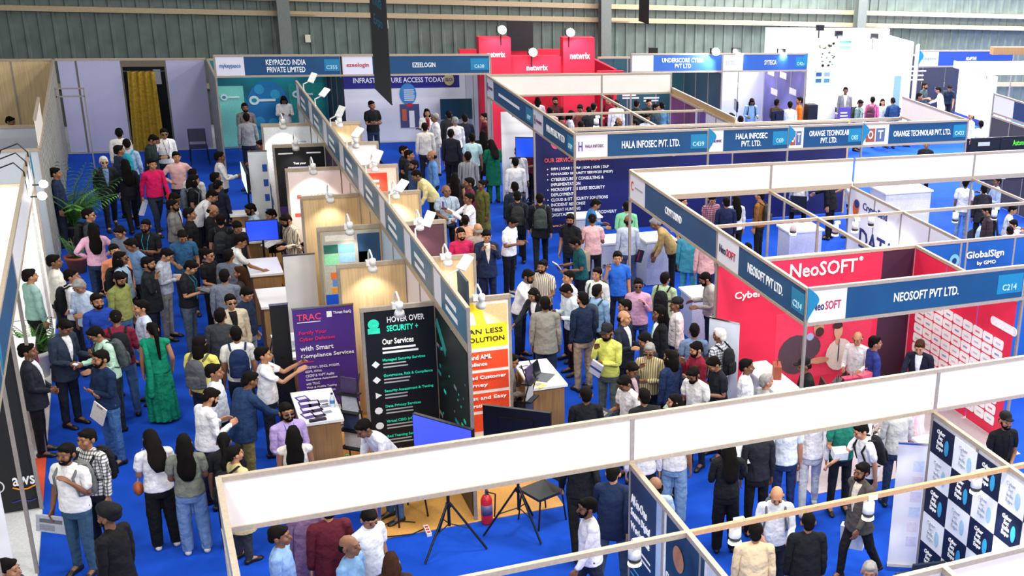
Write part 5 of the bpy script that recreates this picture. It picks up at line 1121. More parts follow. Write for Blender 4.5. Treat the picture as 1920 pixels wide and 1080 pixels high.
x, y, _ = at(1565, 210, 1.0); counter(x-1.2, x+1.0, y-.3, y+.3, 'long grey reception desk of the white stand', 1.0, mat('#7c8aa0', .5), mat('#8f9cb0', .4)); x, y, _ = at(1520, 213, 1.2); e = empty('loudspeaker', (x, y, 0), 'black loudspeaker column beside the orange shirted man', 'loudspeaker'); bx('speaker_cabinet', BLACK, (x-.17, x+.17), (y-.15, y+.15), (.3, 1.5), e); bx('speaker_foot', DKMETAL, (x-.22, x+.22), (y-.2, y+.2), (0, .3), e)
# plants
LEAF = [mat('#4a8a34', .5, kind='foliage', var=.2), mat('#6aa845', .5, kind='foliage', var=.2), mat('#2c5c24', .5, kind='foliage', var=.2)]
def frond(L, droop, rnd_):
    b_ = MB(); n = 15; pts = []
    for i in range(n+1):
        t = i/n; pts.append(Vector((0, -L*(t*.28+.2*t*t), L*(t-droop*t*t))))
    b_.tube(pts, [.011*(1-.8*i/n) for i in range(n+1)], 5)
    for i in range(3, n+1):
        for s in (-1, 1):
            p = pts[i]; w_ = L*.20*math.sin(math.pi*(i/n)*.8+.25); q = p+Vector((s*w_, -w_*.7, -w_*.2)); r_ = (p+q)/2+Vector((0, -.02, .02))
            b_.add([p+Vector((0, .015, 0)), r_+Vector((0, .018, 0)), q, r_-Vector((0, .026, 0))], [(0, 1, 2, 3)])
    return b_.mesh('frond')
def plant(x, y, pot_r, pot_h, n, L, label, potc, z=0., droop=.55):
    e = empty('potted_plant', (x, y, z), label, 'plant'); rnd_ = random.Random(int(x*100+y*10))
    child('pot', MB().lathe([(pot_r*.7, .006), (pot_r, pot_h*.85), (pot_r*1.08, pot_h*.86), (pot_r*1.08, pot_h), (pot_r*.9, pot_h), (pot_r*.85, pot_h*.8)], n=18).mesh('pot', True), mat(potc, .7), e)
    child('soil', MB().lathe([(.001, pot_h*.86), (pot_r*.88, pot_h*.86), (.001, pot_h*.88)], n=14).mesh('soil'), mat('#3a2a1e', .9), e)
    ms = [frond(L*(.75+.15*k), droop-.12*k, rnd_) for k in range(3)]
    for i in range(n):
        f = child('frond', ms[i % 3], LEAF[i % 3], e); f.location = (0, 0, pot_h*.85); f.rotation_euler = (-.22+.5*rnd_.random(), .0, i*2.399+.3*rnd_.random())
plant(-1.36, 30.0, .2, .35, 36, 1.55, 'tall palm with feathery fronds beside the old man in dark suit', '#3a3a3c')
plant(-1.3, 27.7, .2, .34, 9, .42, 'terracotta pot with short spiky plant near the pink top woman', '#a8583c', 0., .1); plant(-1.78, 22.2, .18, .45, 16, .62, 'bright green fern beside the white lit post', '#d8d4cc', 0., .45); plant(-2.3, 33.2, .2, .5, 16, 1.3, 'palm tips showing over the far left booth wall', '#444444')
e = empty('metal_frame', (-1.2, 36.5, 0), 'bare metal garment frame before the lilac panels', 'frame')
for z in (2.05, 1.85): bx('cross_bar', ALU2, (-1.62, -1.0), (36.48, 36.52), (z, z+.03), e)
for x in (-1.62, -1.02): bx('upright', ALU2, (x, x+.03), (36.48, 36.52), (0, 2.06), e)
e = empty('partner_counter', (-2.0, 19.6, 0), 'white and red counter at the left booth with the suited host', 'counter'); bx('cabinet', mat('#e8e4e6', .5), (-2.3, -1.7), (19.3, 21.2), (.012, 1.0), e); bx('red_side', mat('#b04060', .5), (-1.7, -1.69), (19.3, 21.2), (.02, .98), e); bx('counter_top', CT, (-2.35, -1.68), (19.25, 21.25), (1.0, 1.03), e)
tag(bx('floor_mat', mat('#e0563a', .8), (-1.9, -1.62), (17.5, 19.0), (.012, .018)), 'orange red floor strip at the foot of the black aws wall', 'mat')
# ---------------------------------------------------------------- the visitors
D = '#1c2230'; K = '#141416'; J = '#4a6a94'; W_ = '#e9e7e4'; G = '#4a4d55'; KH = '#a08a68'
def P(px, py, face, pose, top, tc, bc, label, hair='crop', **k): return person(px, py, face, pose, top, tc, bc, hair, label, **k)
# left aisle, far end
P(222, 239, 175, 'stand', 'long', '#e6e2da', D, 'man in loose cream shirt seen from behind by the mustard curtain')
P(236, 259, 165, 'stand2', 'long', '#a9bfdc', D, 'man in pale blue shirt with teal backpack near the curtain', extra='B', bagc='#2aa0b0')
P(221, 271, 110, 'stand', 'blazer', '#26304a', D, 'man in dark blue jacket behind the old suited man')
P(292, 253, 70, 'phone', 'blazer', '#1f2a28', D, 'man in dark green jacket looking at his phone near the curtain')
P(306, 240, 15, 'ear', 'long', W_, D, 'man in white shirt with glasses and lanyard phoning by the curtain', extra='gl', acc='#1f2a60')
P(193, 292, 8, 'walk', 'blazer', '#23262c', '#1d2128', 'white haired old man in dark suit and blue shirt walking', hc='w', skin=3, inner='#7f9ad0', extra='g', h=1.68)
P(233, 297, 190, 'walk', 'long', '#15151a', K, 'woman with long black hair in black clothes walking away', 'long_hair', h=1.66)
P(283, 296, 25, 'walk', 'long', '#d8185c', '#28303e', 'man in bright magenta shirt striding with white leaflet', h=1.74)
P(329, 283, 10, 'hips', 'long', '#dcb0ac', D, 'man in light pink shirt with hands on hips')
P(101, 313, 80, 'stand', 'long', '#1f2c48', D, 'young man in navy shirt partly behind the palm')
P(410, 283, 95, 'talk', 'long', W_, D, 'man in white shirt facing right below the Keypasco booth')
P(360, 315, 150, 'stand', 'long', '#e9e6e0', D, 'person in white shirt behind the long haired visitor')
P(363, 326, 80, 'stand2', 'short', K, D, 'long haired visitor in black tee with grey backpack strap', 'mid', extra='B', bagc='#5a6470')
P(402, 322, 120, 'stand', 'long', '#232832', D, 'man in charcoal top behind the crowd near the slanted television')
P(404, 338, 160, 'look', 'long', '#1d2436', D, 'man in midnight blue shirt seen from behind at the counter')
P(402, 357, 85, 'bend', 'long', '#ecebe8', D, 'man in white shirt leaning far over the counter', h=1.72)
P(338, 359, 75, 'look', 'blazer', '#222c44', D, 'man in navy blazer and white shirt looking down', inner='#f2f2f2')
P(321, 373, 80, 'front', 'long', '#86827e', '#262a38', 'bearded man in light grey sweater facing right', extra='b')
P(361, 387, 85, 'stand', 'short', '#16171a', D, 'man in black tee facing right before the blue television')
P(395, 385, 80, 'look', 'short', '#1a1a1e', D, 'balding man in black tee looking down', 'bald')
P(412, 400, 175, 'stand', 'short', '#19191c', D, 'man seen from behind with black and grey backpack', extra='B', bagc='#2c2e33')
P(446, 415, 40, 'look', 'short', '#1a1b20', D, 'young man in black tee beside the blue television')
P(452, 440, 100, 'reach', 'short', '#efeeec', D, 'man in white polo with lanyard leaning to the blue television', extra='l', acc='#22242c')
P(466, 381, 285, 'sit', 'long', '#b8cfe4', D, 'bearded man in pale blue shirt sitting behind the counter', extra='bg')
P(163, 390, 75, 'stand', 'long', '#33363c', D, 'man with glasses in dark grey shirt carrying a black backpack by the palm', extra='gB')
P(172, 417, 185, 'hips', 'long', '#e0acc4', '#22304c', 'woman in pale pink top and dark jeans seen from behind', 'long_hair', h=1.62)
P(219, 424, 330, 'look', 'short', '#707a8c', D, 'man in grey tee glancing left in the crowd')
P(272, 410, 335, 'folded', 'short', '#17181c', D, 'bearded man in black tee with teal lanyard folding his arms', extra='bl', acc='#2aa0b8')
P(239, 447, 300, 'look', 'short', '#6f93bc', D, 'man in mid blue shirt bowing his head in the crowd')
P(212, 456, 20, 'stand', 'long', '#e8926a', D, 'man in orange shirt in the thick of the crowd')
P(223, 470, 70, 'stand', 'long', '#9ab4c8', D, 'young man with glasses and floppy hair in pale denim shirt with black backpack', 'mid', extra='gB')
P(342, 433, 10, 'read', 'short', '#2c5a80', D, 'man in teal blue shirt reading with head lowered')
P(318, 466, 70, 'phone', 'long', '#aeb4c4', '#a8a49c', 'man in pale grey print shirt with sunglasses on his head')
P(276, 480, 75, 'ear', 'blazer', '#1d1f25', D, 'bearded man in black blazer holding a phone to his ear', extra='b')
P(389, 465, 55, 'front', 'short', '#16161a', K, 'woman with glasses in black dress', 'bun', h=1.6, extra='g')
P(364, 489, 70, 'phone', 'short', '#191b20', '#56626e', 'man in black polo and grey trousers holding a tablet', extra='l', acc='#2a90a8')
P(427, 466, 150, 'stand', 'blazer', '#6c7280', G, 'man in slate grey blazer seen from behind near the striped shirt man')
P(450, 498, 250, 'stand', 'short', '#3a3230', K, 'woman with wavy brown hair beside the slate blazer man', 'long_hair', h=1.6, hc='b')
P(419, 504, 170, 'stand', 'blazer', '#7a8290', G, 'man in light grey suit seen from behind')
P(226, 510, 50, 'look', 'long', '#8a9050', J, 'bearded man in olive green shirt and blue jeans', extra='b')
P(98, 476, 85, 'stand', 'long', '#ebe6da', D, 'man in cream shirt facing right beside the left booth')
P(131, 503, 80, 'stand', 'short', '#eeeeee', D, 'man in white tee with black backpack beside the left booth', extra='B')
P(141, 526, 320, 'phone', 'long', '#c3d3ea', D, 'grey haired man in pale blue shirt typing on his phone', hc='g')
P(179, 549, 20, 'stand', 'long', '#1f3f9c', D, 'bearded man in royal blue shirt facing the viewer', extra='b')
P(52, 503, 110, 'stand', 'long', '#9fc8bc', K, 'person in mint shirt inside the bright left booth')
P(264, 561, 280, 'stand', 'long', '#c8d4ea', G, 'man in bluish white shirt turned away beside the maroon shirt man')
P(215, 580, 180, 'read', 'long', '#7a1f38', J, 'man in maroon shirt with black backpack seen from behind', extra='B')
P(126, 600, 45, 'read', 'blazer', '#2b3648', '#1d2533', 'man in slate navy suit holding a card', inner='#f0f0f0', h=1.74)
P(169, 614, 290, 'read', 'long', '#bfe6cc', '#20242c', 'man with glasses in mint shirt and grey backpack trading cards', extra='gB', bagc='#4a5054')
P(283, 603, 175, 'stand2', 'vest', '#0f8a68', '#0e8462', 'woman in emerald green saree with long braid seen from behind', 'tail', h=1.6, bottom='skirt')
P(187, 655, 300, 'folded', 'long', '#16294a', '#40689a', 'bearded man in dark navy sweater and jeans folding his arms', extra='b', h=1.73)
P(47, 642, 80, 'front', 'blazer', '#20242e', K, 'suited host at the counter of the left booth', inner='#e8e8e8')
P(434, 548, 15, 'stand', 'blazer', '#d8c8ac', '#2a2a30', 'man in cream blazer over black shirt facing the viewer', inner='#1a1a1c', extra='g')
P(462, 541, 60, 'look', 'long', '#232f4a', '#8f98a4', 'man in dark blue shirt bowing over a counter')
P(411, 577, 165, 'stand', 'blazer', '#3c3f44', '#30343a', 'man in charcoal suit seen from behind')
P(441, 611, 180, 'stand', 'short', '#e8e6e2', D, 'man in white tee with navy blue backpack seen from behind', extra='B', bagc='#1d2f58')
P(372, 629, 150, 'stand', 'short', '#f0e070', D, 'long haired man in white and yellow tee with big grey backpack', 'mid', extra='B', bagc='#55575c', fat=1.05)
P(399, 681, 80, 'stand', 'long', '#dfe4f0', D, 'balding man in crisp pale shirt in profile')
P(402, 726, 115, 'phone', 'long', '#efeded', '#20263a', 'bearded man in white shirt lifting his phone', extra='b', h=1.74)
P(471, 694, 120, 'reach', 'blazer', '#22395e', '#8c7c48', 'man in blue blazer and khaki trousers reaching over the leaflets', h=1.74)
P(489, 649, 85, 'photo', 'short', '#efefef', D, 'young man in white tee holding up a phone to take a picture')
P(535, 754, 20, 'front', 'long', '#b9a2d8', '#22262e', 'bearded man with yellow glasses in lilac shirt with lanyard', extra='bgl', acc='#3a6ac0')
P(574, 795, 180, 'stand', 'vest', '#ede6da', K, 'woman with very long dark hair in sleeveless cream top seen from behind', 'long_hair', h=1.62, hc='k')
P(671, 790, 300, 'bend', 'long', '#e6e6ee', '#3a5a86', 'man in white shirt bending over beside the black security board', skin=1)
P(122, 830, 320, 'strap', 'short', '#efecea', '#37556e', 'bearded man in white shirt with grey backpack holding a newspaper', extra='bB', bagc='#6a6c6a', h=1.74)
P(161, 803, 310, 'stand', 'long', 'C#e6e4dc', D, 'man in checked white shirt with black backpack', extra='B')
P(285, 804, 190, 'phone', 'short', '#f0efef', K, 'woman with curly black hair in white tee and black flared trousers', 'long_hair', h=1.62, bottom='wide', extra='S')
P(348, 811, 178, 'front', 'short', '#7c8272', '#6f8fb8', 'woman with long black hair in grey tee and pale jeans seen from behind', 'long_hair', h=1.64, bottom='wide', extra='S')
P(405, 813, 175, 'stand', 'short', '#1d1d24', K, 'woman with dark ponytail in black behind the yellow top woman', 'tail', h=1.58)
P(436, 834, 120, 'stand', 'kurta', '#d8c48c', '#33363e', 'woman in pale yellow kurta with black backpack beside the front booth corner', 'tail', h=1.6, extra='B')
P(202, 948, 230, 'stand', 'blazer', '#121216', K, 'man in black turban and black suit seen from behind', 'turban', extra='b', acc='#121216', h=1.76)
P(8, 1046, 60, 'stand', 'long', '#3a3a40', K, 'dark haired person at the lower left corner')
P(520, 984, 75, 'stand', 'long', '#8fb0e0', '#2a2e3a', 'man in sky blue shirt under the left end of the front fascia')
P(652, 1002, 60, 'stand', 'short', '#8fbce8', '#2a2e3a', 'balding man in light blue shirt at the bottom edge', 'bald')
P(695, 956, 40, 'look', 'short', '#e2e4e8', D, 'young man in white tee looking down under the front fascia')
P(612, 935, 190, 'stand', 'kurta', '#5a1a28', K, 'person in maroon top and black trousers under the front fascia')
P(574, 925, 170, 'stand', 'kurta', '#8a6a8c', '#8a7a90', 'person in mauve clothes half hidden behind the front fascia', h=1.62)
P(732, 1036, 180, 'stand', 'short', '#33282c', K, 'woman with long dark brown hair at the bottom edge', 'long_hair', h=1.6, hc='b')
# around the pods, left side
P(530, 402, 300, 'read', 'long', 'S#e6d8c0', '#22262e', 'bearded man in striped cream shirt holding papers', extra='bl', acc='#2a2c34')
P(572, 451, 285, 'sit', 'long', '#22262e', K, 'man in black sitting behind the striped shirt man', extra='b')
P(505, 392, 300, 'sit', 'long', '#20304c', K, 'person with bowed black hair behind the blue television')
P(484, 315, 280, 'look', 'long', '#3f66a0', '#22304a', 'man in denim blue shirt working at a pod counter')
P(458, 192, 10, 'folded', 'long', '#6c6a68', K, 'man facing the viewer inside the Keypasco booth', extra='b')
P(461, 211, 185, 'stand', 'long', '#8c8f92', D, 'man in grey sweater seen from behind at the Keypasco booth')
P(486, 262, 285, 'sit', 'short', '#8a7a50', D, 'person in mustard brown sitting before the Keypasco booth')
P(532, 181, 5, 'phone', 'long', '#f2eeea', K, 'smiling woman in white top behind the first pods', 'mid', h=1.6)
P(696, 188, 30, 'folded', 'short', '#17181d', '#26304c', 'man in black polo folding arms before the Ezeelogin booth', h=1.74)
# right aisle, far end
P(800, 203, 10, 'front', 'blazer', '#ece6e2', K, 'woman in white blazer inside the Ezeelogin booth', 'mid', h=1.6, inner='#8a2030')
P(815, 211, 280, 'talk', 'long', '#ece9e4', '#d8d2c8', 'grey haired man in off-white clothes at the Ezeelogin booth', hc='g')
P(796, 229, 185, 'stand', 'long', '#e6e1d6', D, 'man in cream shirt seen from behind at the Ezeelogin booth')
P(841, 206, 190, 'stand', 'long', '#2a2c30', K, 'man in dark shirt by the Ezeelogin television')
P(853, 218, 200, 'stand', 'long', '#ece8e6', D, 'grey haired man in white shirt by the Ezeelogin television', hc='g')
P(871, 213, 190, 'stand', 'blazer', '#1d2434', K, 'man in dark suit standing at the Ezeelogin television')
P(909, 211, 280, 'stand', 'long', '#5a1a24', K, 'man in wine red shirt under the Hala island corner')
P(845, 241, 170, 'stand', 'long', '#22242c', K, 'man in black shirt in the far right aisle')
P(885, 249, 180, 'stand', 'short', '#bfe0e4', D, 'man in pale aqua shirt seen from behind')
P(756, 272, 70, 'front', 'short', '#18191d', '#4a6a90', 'man in black tee and blue jeans beside the farthest right divider')
P(766, 280, 80, 'stand', 'long', '#1c1d22', K, 'man in black behind the black tee visitor')
P(776, 299, 300, 'stand', 'long', '#2f4a74', D, 'bearded man in dark blue facing the black tee visitor', extra='b')
P(810, 281, 280, 'stand', 'long', '#5a86c0', D, 'balding man in cornflower blue shirt', 'bald')
P(781, 320, 285, 'bend', 'long', '#eadc9c', K, 'man in pale yellow shirt stooping to the counter', h=1.72)
P(836, 346, 20, 'front', 'short', '#a9b6c4', K, 'bald man in grey polo with lanyard and badge', 'bald', extra='l', acc='#4a90a8', fat=1.12)
P(847, 322, 170, 'stand', 'vest', '#2a2022', K, 'woman with long wavy hair in black sleeveless top', 'long_hair', h=1.6)
P(877, 283, 180, 'stand', 'long', 'S#a8aaac', D, 'man in grey striped shirt seen from behind')
P(882, 331, 280, 'stand', 'long', '#5e1c30', K, 'man in maroon sweater in the right aisle', h=1.72)
P(881, 361, 290, 'photo', 'long', '#ededee', D, 'person in white shirt raising a purple phone')
P(902, 337, 300, 'stand', 'kurta', '#6a6a34', K, 'woman in olive kurta beside the maroon sweater man', 'bun', h=1.58)
P(919, 261, 200, 'phone', 'kurta', '#0e6a4c', '#0e6a4c', 'woman in deep green dress with long black hair', 'long_hair', h=1.64)
P(905, 244, 190, 'stand', 'kurta', '#141418', K, 'woman all in black beside the green dress woman', 'long_hair', h=1.64)
P(872, 402, 180, 'stand', 'vest', '#d8a88c', D, 'woman with hair bun in peach top', 'bun', h=1.6)
P(869, 425, 15, 'front', 'long', '#c8285c', D, 'bearded man in crimson pink shirt facing the viewer', extra='b')
P(897, 421, 190, 'stand', 'long', '#b0a498', D, 'grey balding man behind the navy suit man', 'bald', hc='g')
P(906, 428, 10, 'pray', 'blazer', '#1e2a48', '#1c2540', 'man in navy suit lifting both hands to his face', inner='#e6ded0')
P(967, 407, 60, 'phone', 'short', '#efefee', '#17181e', 'man in white polo and black trousers reading his phone', extra='S')
P(965, 340, 190, 'stand', 'blazer', '#222a3c', D, 'man in dark blue jacket near the portfolio wall')
P(970, 357, 180, 'walk', 'long', '#22262e', '#16181e', 'man in charcoal with dark satchel walking away', extra='B', bagc='#2c3230')
P(1012, 361, 182, 'walk', 'blazer', '#17191e', '#14161b', 'man in black suit with grey green backpack walking away', extra='B', bagc='#3c4642', h=1.74)
P(972, 276, 30, 'stand', 'long', '#ecebea', D, 'man in dark cap and white shirt beside the blue slide television', 'cap', acc='#2c3440')
P(966, 294, 185, 'stand', 'long', '#eeeeee', '#39414e', 'man in white shirt seen from behind left of the portfolio wall')
P(996, 262, 300, 'talk', 'short', '#702030', K, 'visitor in dark red top beyond the navy wall edge')
P(1069, 400, 330, 'stand2', 'short', '#17181c', D, 'bearded man in black tee before the portfolio wall', extra='b')
P(1122, 373, 100, 'read', 'long', '#2f72b4', D, 'man in blue shirt at the foot of the portfolio wall')
P(1110, 400, 185, 'read', 'short', '#d8a8aa', K, 'man in dusty pink tee with beige backpack seen from behind', extra='')
P(1164, 377, 180, 'front', 'long', '#82cfa0', D, 'man in light green shirt seen from behind at the white counter')
P(1178, 402, 185, 'stand', 'long', '#c6d0dc', '#4a5468', 'bald man in pale grey shirt with sling bag seen from behind', 'bald')
P(1223, 408, 270, 'bend', 'long', '#b89a62', K, 'man in tan sweater leaning on the counter', h=1.74, hc='g')
P(1293, 423, 175, 'stand', 'blazer', '#3f93a8', '#3f93a8', 'person in turquoise suit under the Cryptobind fascia')
P(1326, 436, 185, 'stand', 'long', '#e0b0b0', '#1f2a4c', 'person in pink shirt and navy trousers under the Cryptobind fascia')
P(1072, 445, 285, 'read', 'short', '#125056', K, 'man in dark teal polo holding a booklet', h=1.74)
P(1158, 470, 10, 'ear', 'short', '#2a64c4', D, 'man in bright blue polo talking on his phone', h=1.75)
P(1014, 487, 335, 'front', 'short', 'S#d8cdbc', D, 'bearded man in beige striped tee with sunglasses', extra='b')
P(998, 504, 70, 'reach', 'long', '#efeeee', D, 'bearded man in white shirt beside the striped tee man', extra='b')
P(1067, 506, 300, 'stand', 'long', '#e4e6ea', D, 'man with dark hair in off-white shirt behind the grey blazer')
P(1120, 500, 330, 'stand', 'long', '#f0efe8', D, 'smiling man in white shirt with green strapped backpack', extra='B', bagc='#35503c')
P(1197, 521, 0, 'strap', 'long', '#c79ab4', '#2a3a5c', 'man with glasses in mauve shirt', extra='g')
P(1247, 509, 160, 'stand', 'long', '#a9c29a', D, 'man in sage green shirt with black backpack', extra='B')
P(1317, 511, 285, 'read', 'long', '#a8a49e', D, 'bearded man with glasses in grey vest before the red wall', extra='bg')
P(1007, 542, 320, 'reach', 'blazer', '#1f232c', K, 'young woman in black blazer bending to a table', 'mid', h=1.6, inner='#e8e8e8')
P(1022, 555, 182, 'stand', 'blazer', '#8d8a80', '#26344a', 'man in grey tweed blazer seen from behind', h=1.74)
P(1057, 534, 290, 'phone', 'long', '#dbe6f0', K, 'man in pale blue white shirt left of the navy sweater man')
P(1093, 546, 215, 'stand', 'long', '#16243e', '#a8947c', 'tall bearded man in navy sweater and tan trousers', h=1.78, extra='b')
P(1108, 531, 150, 'stand', 'long', '#8fb4d8', K, 'man in light blue shirt with grey backpack', extra='B', bagc='#3c424c')
P(1173, 560, 280, 'stand', 'long', '#3a2c38', K, 'dark haired man behind the bald blazer man')
P(1170, 581, 60, 'talk', 'blazer', '#1f2836', D, 'bald man in dark blazer gesturing to the teal tie man', 'bald', inner='#eef0f2', skin=2)
P(1239, 574, 285, 'stand', 'blazer', '#15171c', K, 'man in black suit with teal tie', 'mid', inner='#f0f0f0', extra='t', acc='#1f9a8c')
P(1270, 557, 280, 'stand', 'long', '#e8dcda', D, 'man in black cap and off-white shirt', 'cap', acc='#17171b')
P(1137, 609, 330, 'chin', 'long', '#d8dc6a', '#56605c', 'bearded man in lime yellow shirt and black cap touching his chin', 'cap', acc='#1b1b1f', extra='b', h=1.76)
P(1304, 606, 185, 'stand', 'short', '#6f82a4', D, 'man in blue grey tee seen from behind by the roll-up')
P(1207, 630, 300, 'look', 'long', '#2a2e3a', K, 'dark haired man bowing behind the striped elder')
P(1225, 642, 350, 'chin', 'long', 'S#c8b88c', D, 'grey haired man with glasses in yellow and navy striped top', hc='g', extra='g')
P(1248, 650, 230, 'stand', 'long', '#1f2f54', K, 'long haired person in navy blue seen from behind', 'mid')
P(1303, 640, 300, 'chin', 'long', '#8a1f38', D, 'bearded man in maroon and white top with raised hand', extra='b')
P(1349, 614, 235, 'stand', 'short', 'C#d8e0e4', D, 'white haired man in checked shirt with black backpack', hc='w', extra='B')
P(1340, 672, 300, 'phone', 'short', '#1a1d24', K, 'young man in black polo at the front of the right crowd')
P(1391, 670, 90, 'stand', 'long', '#eceef0', D, 'man in white shirt facing the red booth desk')
P(1436, 700, 120, 'stand', 'long', '#a8a8ac', D, 'grey haired man low behind the front fascia by the red booth', hc='g', h=1.66)
P(1190, 686, 60, 'look', 'blazer', '#26262e', K, 'man in dark jacket behind the white polo reader', inner='#c8a8b0')
P(1165, 700, 310, 'read', 'short', '#eceae8', '#2e3440', 'man in white polo reading a dark folder', h=1.7)
P(1296, 690, 325, 'read', 'short', '#e4e2de', D, 'bearded man in white polo reading a leaflet', extra='b')
P(1219, 727, 200, 'stand', 'long', '#1c1c20', K, 'man with cropped black hair half behind the front fascia')
P(1256, 738, 280, 'stand', 'long', '#2a2228', K, 'woman with smooth black hair half behind the front fascia', 'mid', h=1.6)
P(1099, 724, 185, 'stand', 'blazer', '#16181d', K, 'man in black suit seen from behind beside the pod counter')
P(971, 661, 80, 'sit', 'long', '#8c8680', D, 'person with headset sitting beside the yellow poster', extra='g')
# the red booth
P(1506, 671, 285, 'sit', 'blazer', '#17191e', K, 'man in black cap and black jacket sitting at the red booth', 'cap', acc='#15151a')
P(1608, 622, 345, 'sit', 'long', '#ebebee', D, 'bald man in white shirt sitting at the red booth desk', 'bald')
P(1636, 629, 110, 'stand', 'long', '#27357c', D, 'man in blue sweater inside the red booth')
P(1725, 638, 350, 'reach', 'blazer', '#14182c', K, 'man in black suit leaning forward at the logo wall', inner='#dfe4f0', hc='b')
# lower right
P(1887, 772, 30, 'front', 'short', '#17181d', K, 'bearded man in black tee and black cap with lanyard at the right edge', 'cap', acc='#141418', extra='bl')
P(1592, 770, 20, 'read', 'short', '#1f7a68', '#1c1e24', 'man in green and white polo holding a leaflet stack')
P(1608, 790, 300, 'reach', 'short', '#eeeeee', D, 'man in white tee with black backpack behind the walking man', extra='B')
P(1618, 866, 315, 'walk', 'blazer', '#56504c', '#17171b', 'bearded man in brown grey blazer walking with a white paper bag', inner='#e8dccc', extra='b', h=1.72)
P(1458, 917, 5, 'read', 'long', '#dfe3ea', D, 'balding man in white shirt with strap looking down by the rail', 'bald', extra='B', bagc='#5a6068')
P(1517, 960, 190, 'stand', 'kurta', '#14161a', K, 'person in long black coat seen from behind at the bottom edge', h=1.68)
P(1418, 978, 182, 'stand', 'blazer', '#d8c09a', '#2a2a30', 'man in cream beige blazer seen from behind at the bottom edge')
P(1102, 932, 285, 'walk', 'long', '#eceaf0', '#20243a', 'bearded man in white shirt and navy trousers walking left', extra='b')
P(1366, 822, 190, 'talk', 'long', '#17171b', K, 'woman with curly dark hair in black jacket and wide trousers', 'long_hair', h=1.66, bottom='wide', hc='k')
P(1252, 772, 170, 'stand', 'short', '#e8e8ea', '#7fa0c4', 'person in wide pale jeans whose top is hidden by the front fascia', bottom='wide', extra='S')
P(1222, 775, 185, 'stand', 'long', '#e6e4e8', K, 'person in white shirt and black trousers behind the All-in-One wall')
P(1150, 868, 165, 'walk', 'blazer', '#1b2a48', '#46586c', 'person in navy blue jacket striding under the front fascia', h=1.74)
P(1086, 815, 190, 'walk', 'long', '#17181d', K, 'person in black walking beside the visitor chair')
P(1229, 893, 200, 'stand', 'short', '#c6dcf0', D, 'bald brown man in pale blue behind the All-in-One wall', 'bald', skin=0)
P(1720, 738, 250, 'read', 'long', '#e6bccc', '#2c3448', 'person in pale pink hoodie behind the checkered wall', 'mid', h=1.62)
P(1682, 742, 200, 'read', 'long', '#b8b8b4', '#26324a', 'person in grey jacket carrying a white tote bag', h=1.7)
P(1478, 762, 190, 'stand', 'short', '#dfe6ee', '#22335c', 'person in pale shirt and navy trousers beside the dark bag carrier', h=1.72)
P(1530, 752, 185, 'walk', 'long', '#e8e6ea', '#c6c8d0', 'person in white trousers on the grey booth floor', extra='S')
P(1425, 790, 200, 'stand', 'long', '#20222a', K, 'person in black near the leaflet holding woman', h=1.7)
P(1632, 1052, 0, 'stand', 'long', '#303036', K, 'person with shiny silver black hair at the bottom edge', hc='g')
# inside the navy wall island
P(1008, 181, 170, 'stand', 'short', '#ecebee', D, 'woman with black hair in white top at the red stand', 'mid', h=1.58)
P(1041, 181, 10, 'stand', 'long', '#4a1420', K, 'bearded man in dark maroon shirt at the red stand', extra='b')
P(1080, 187, 30, 'sit', 'long', '#d8d4dc', K, 'grey haired visitor before the red stand', hc='g')
P(1031, 200, 185, 'stand', 'long', '#d8a0a8', K, 'dark haired visitor in pink behind the far white boards')
P(1087, 196, 0, 'look', 'long', '#8c4a44', K, 'visitor in brick red before the red stand')
P(1104, 199, 200, 'look', 'long', '#202228', K, 'dark haired visitor bowing left of the red jumper man')
P(1113, 192, 170, 'stand', 'long', '#262630', K, 'dark haired visitor behind the bowing one')
P(1142, 179, 300, 'talk', 'long', '#701828', K, 'man in deep red jumper at the red stand')
P(1156, 186, 185, 'stand', 'long', '#eeeeef', D, 'man in white shirt seen from behind at the red stand', h=1.72)
P(1199, 186, 150, 'talk', 'long', '#22302c', K, 'man in dark green shirt near the dark glass booth')
P(1212, 185, 20, 'stand', 'long', '#23262a', K, 'man in black facing the dark green shirt man')
P(1230, 194, 60, 'stand', 'long', '#2a3c44', K, 'man in dark slate beside the denim jacket man')
P(1241, 190, 200, 'stand', 'long', '#4f7890', D, 'man in denim jacket seen from behind near the purple wall')
P(1166, 220, 60, 'stand', 'long', '#4a3a3c', K, 'balding man with moustache behind the portfolio wall', 'bald')
P(1183, 222, 290, 'stand', 'long', '#c8ccd8', K, 'dark haired man facing the moustached man')
P(1213, 213, 20, 'stand', 'long', '#cfdcee', D, 'man in pale blue white shirt behind the portfolio wall')
P(1054, 217, 30, 'look', 'long', '#5a3030', K, 'visitor bowing at the left end of the portfolio wall')
P(1075, 207, 90, 'look', 'short', '#b8bcc8', K, 'visitor in light grey behind the left portfolio wall', 'mid')
P(1089, 226, 180, 'stand', 'short', '#dcdde2', K, 'visitor with cropped hair close behind the portfolio wall')
P(1156, 232, 185, 'look', 'long', '#3a3a42', K, 'black haired visitor lowest behind the portfolio wall')
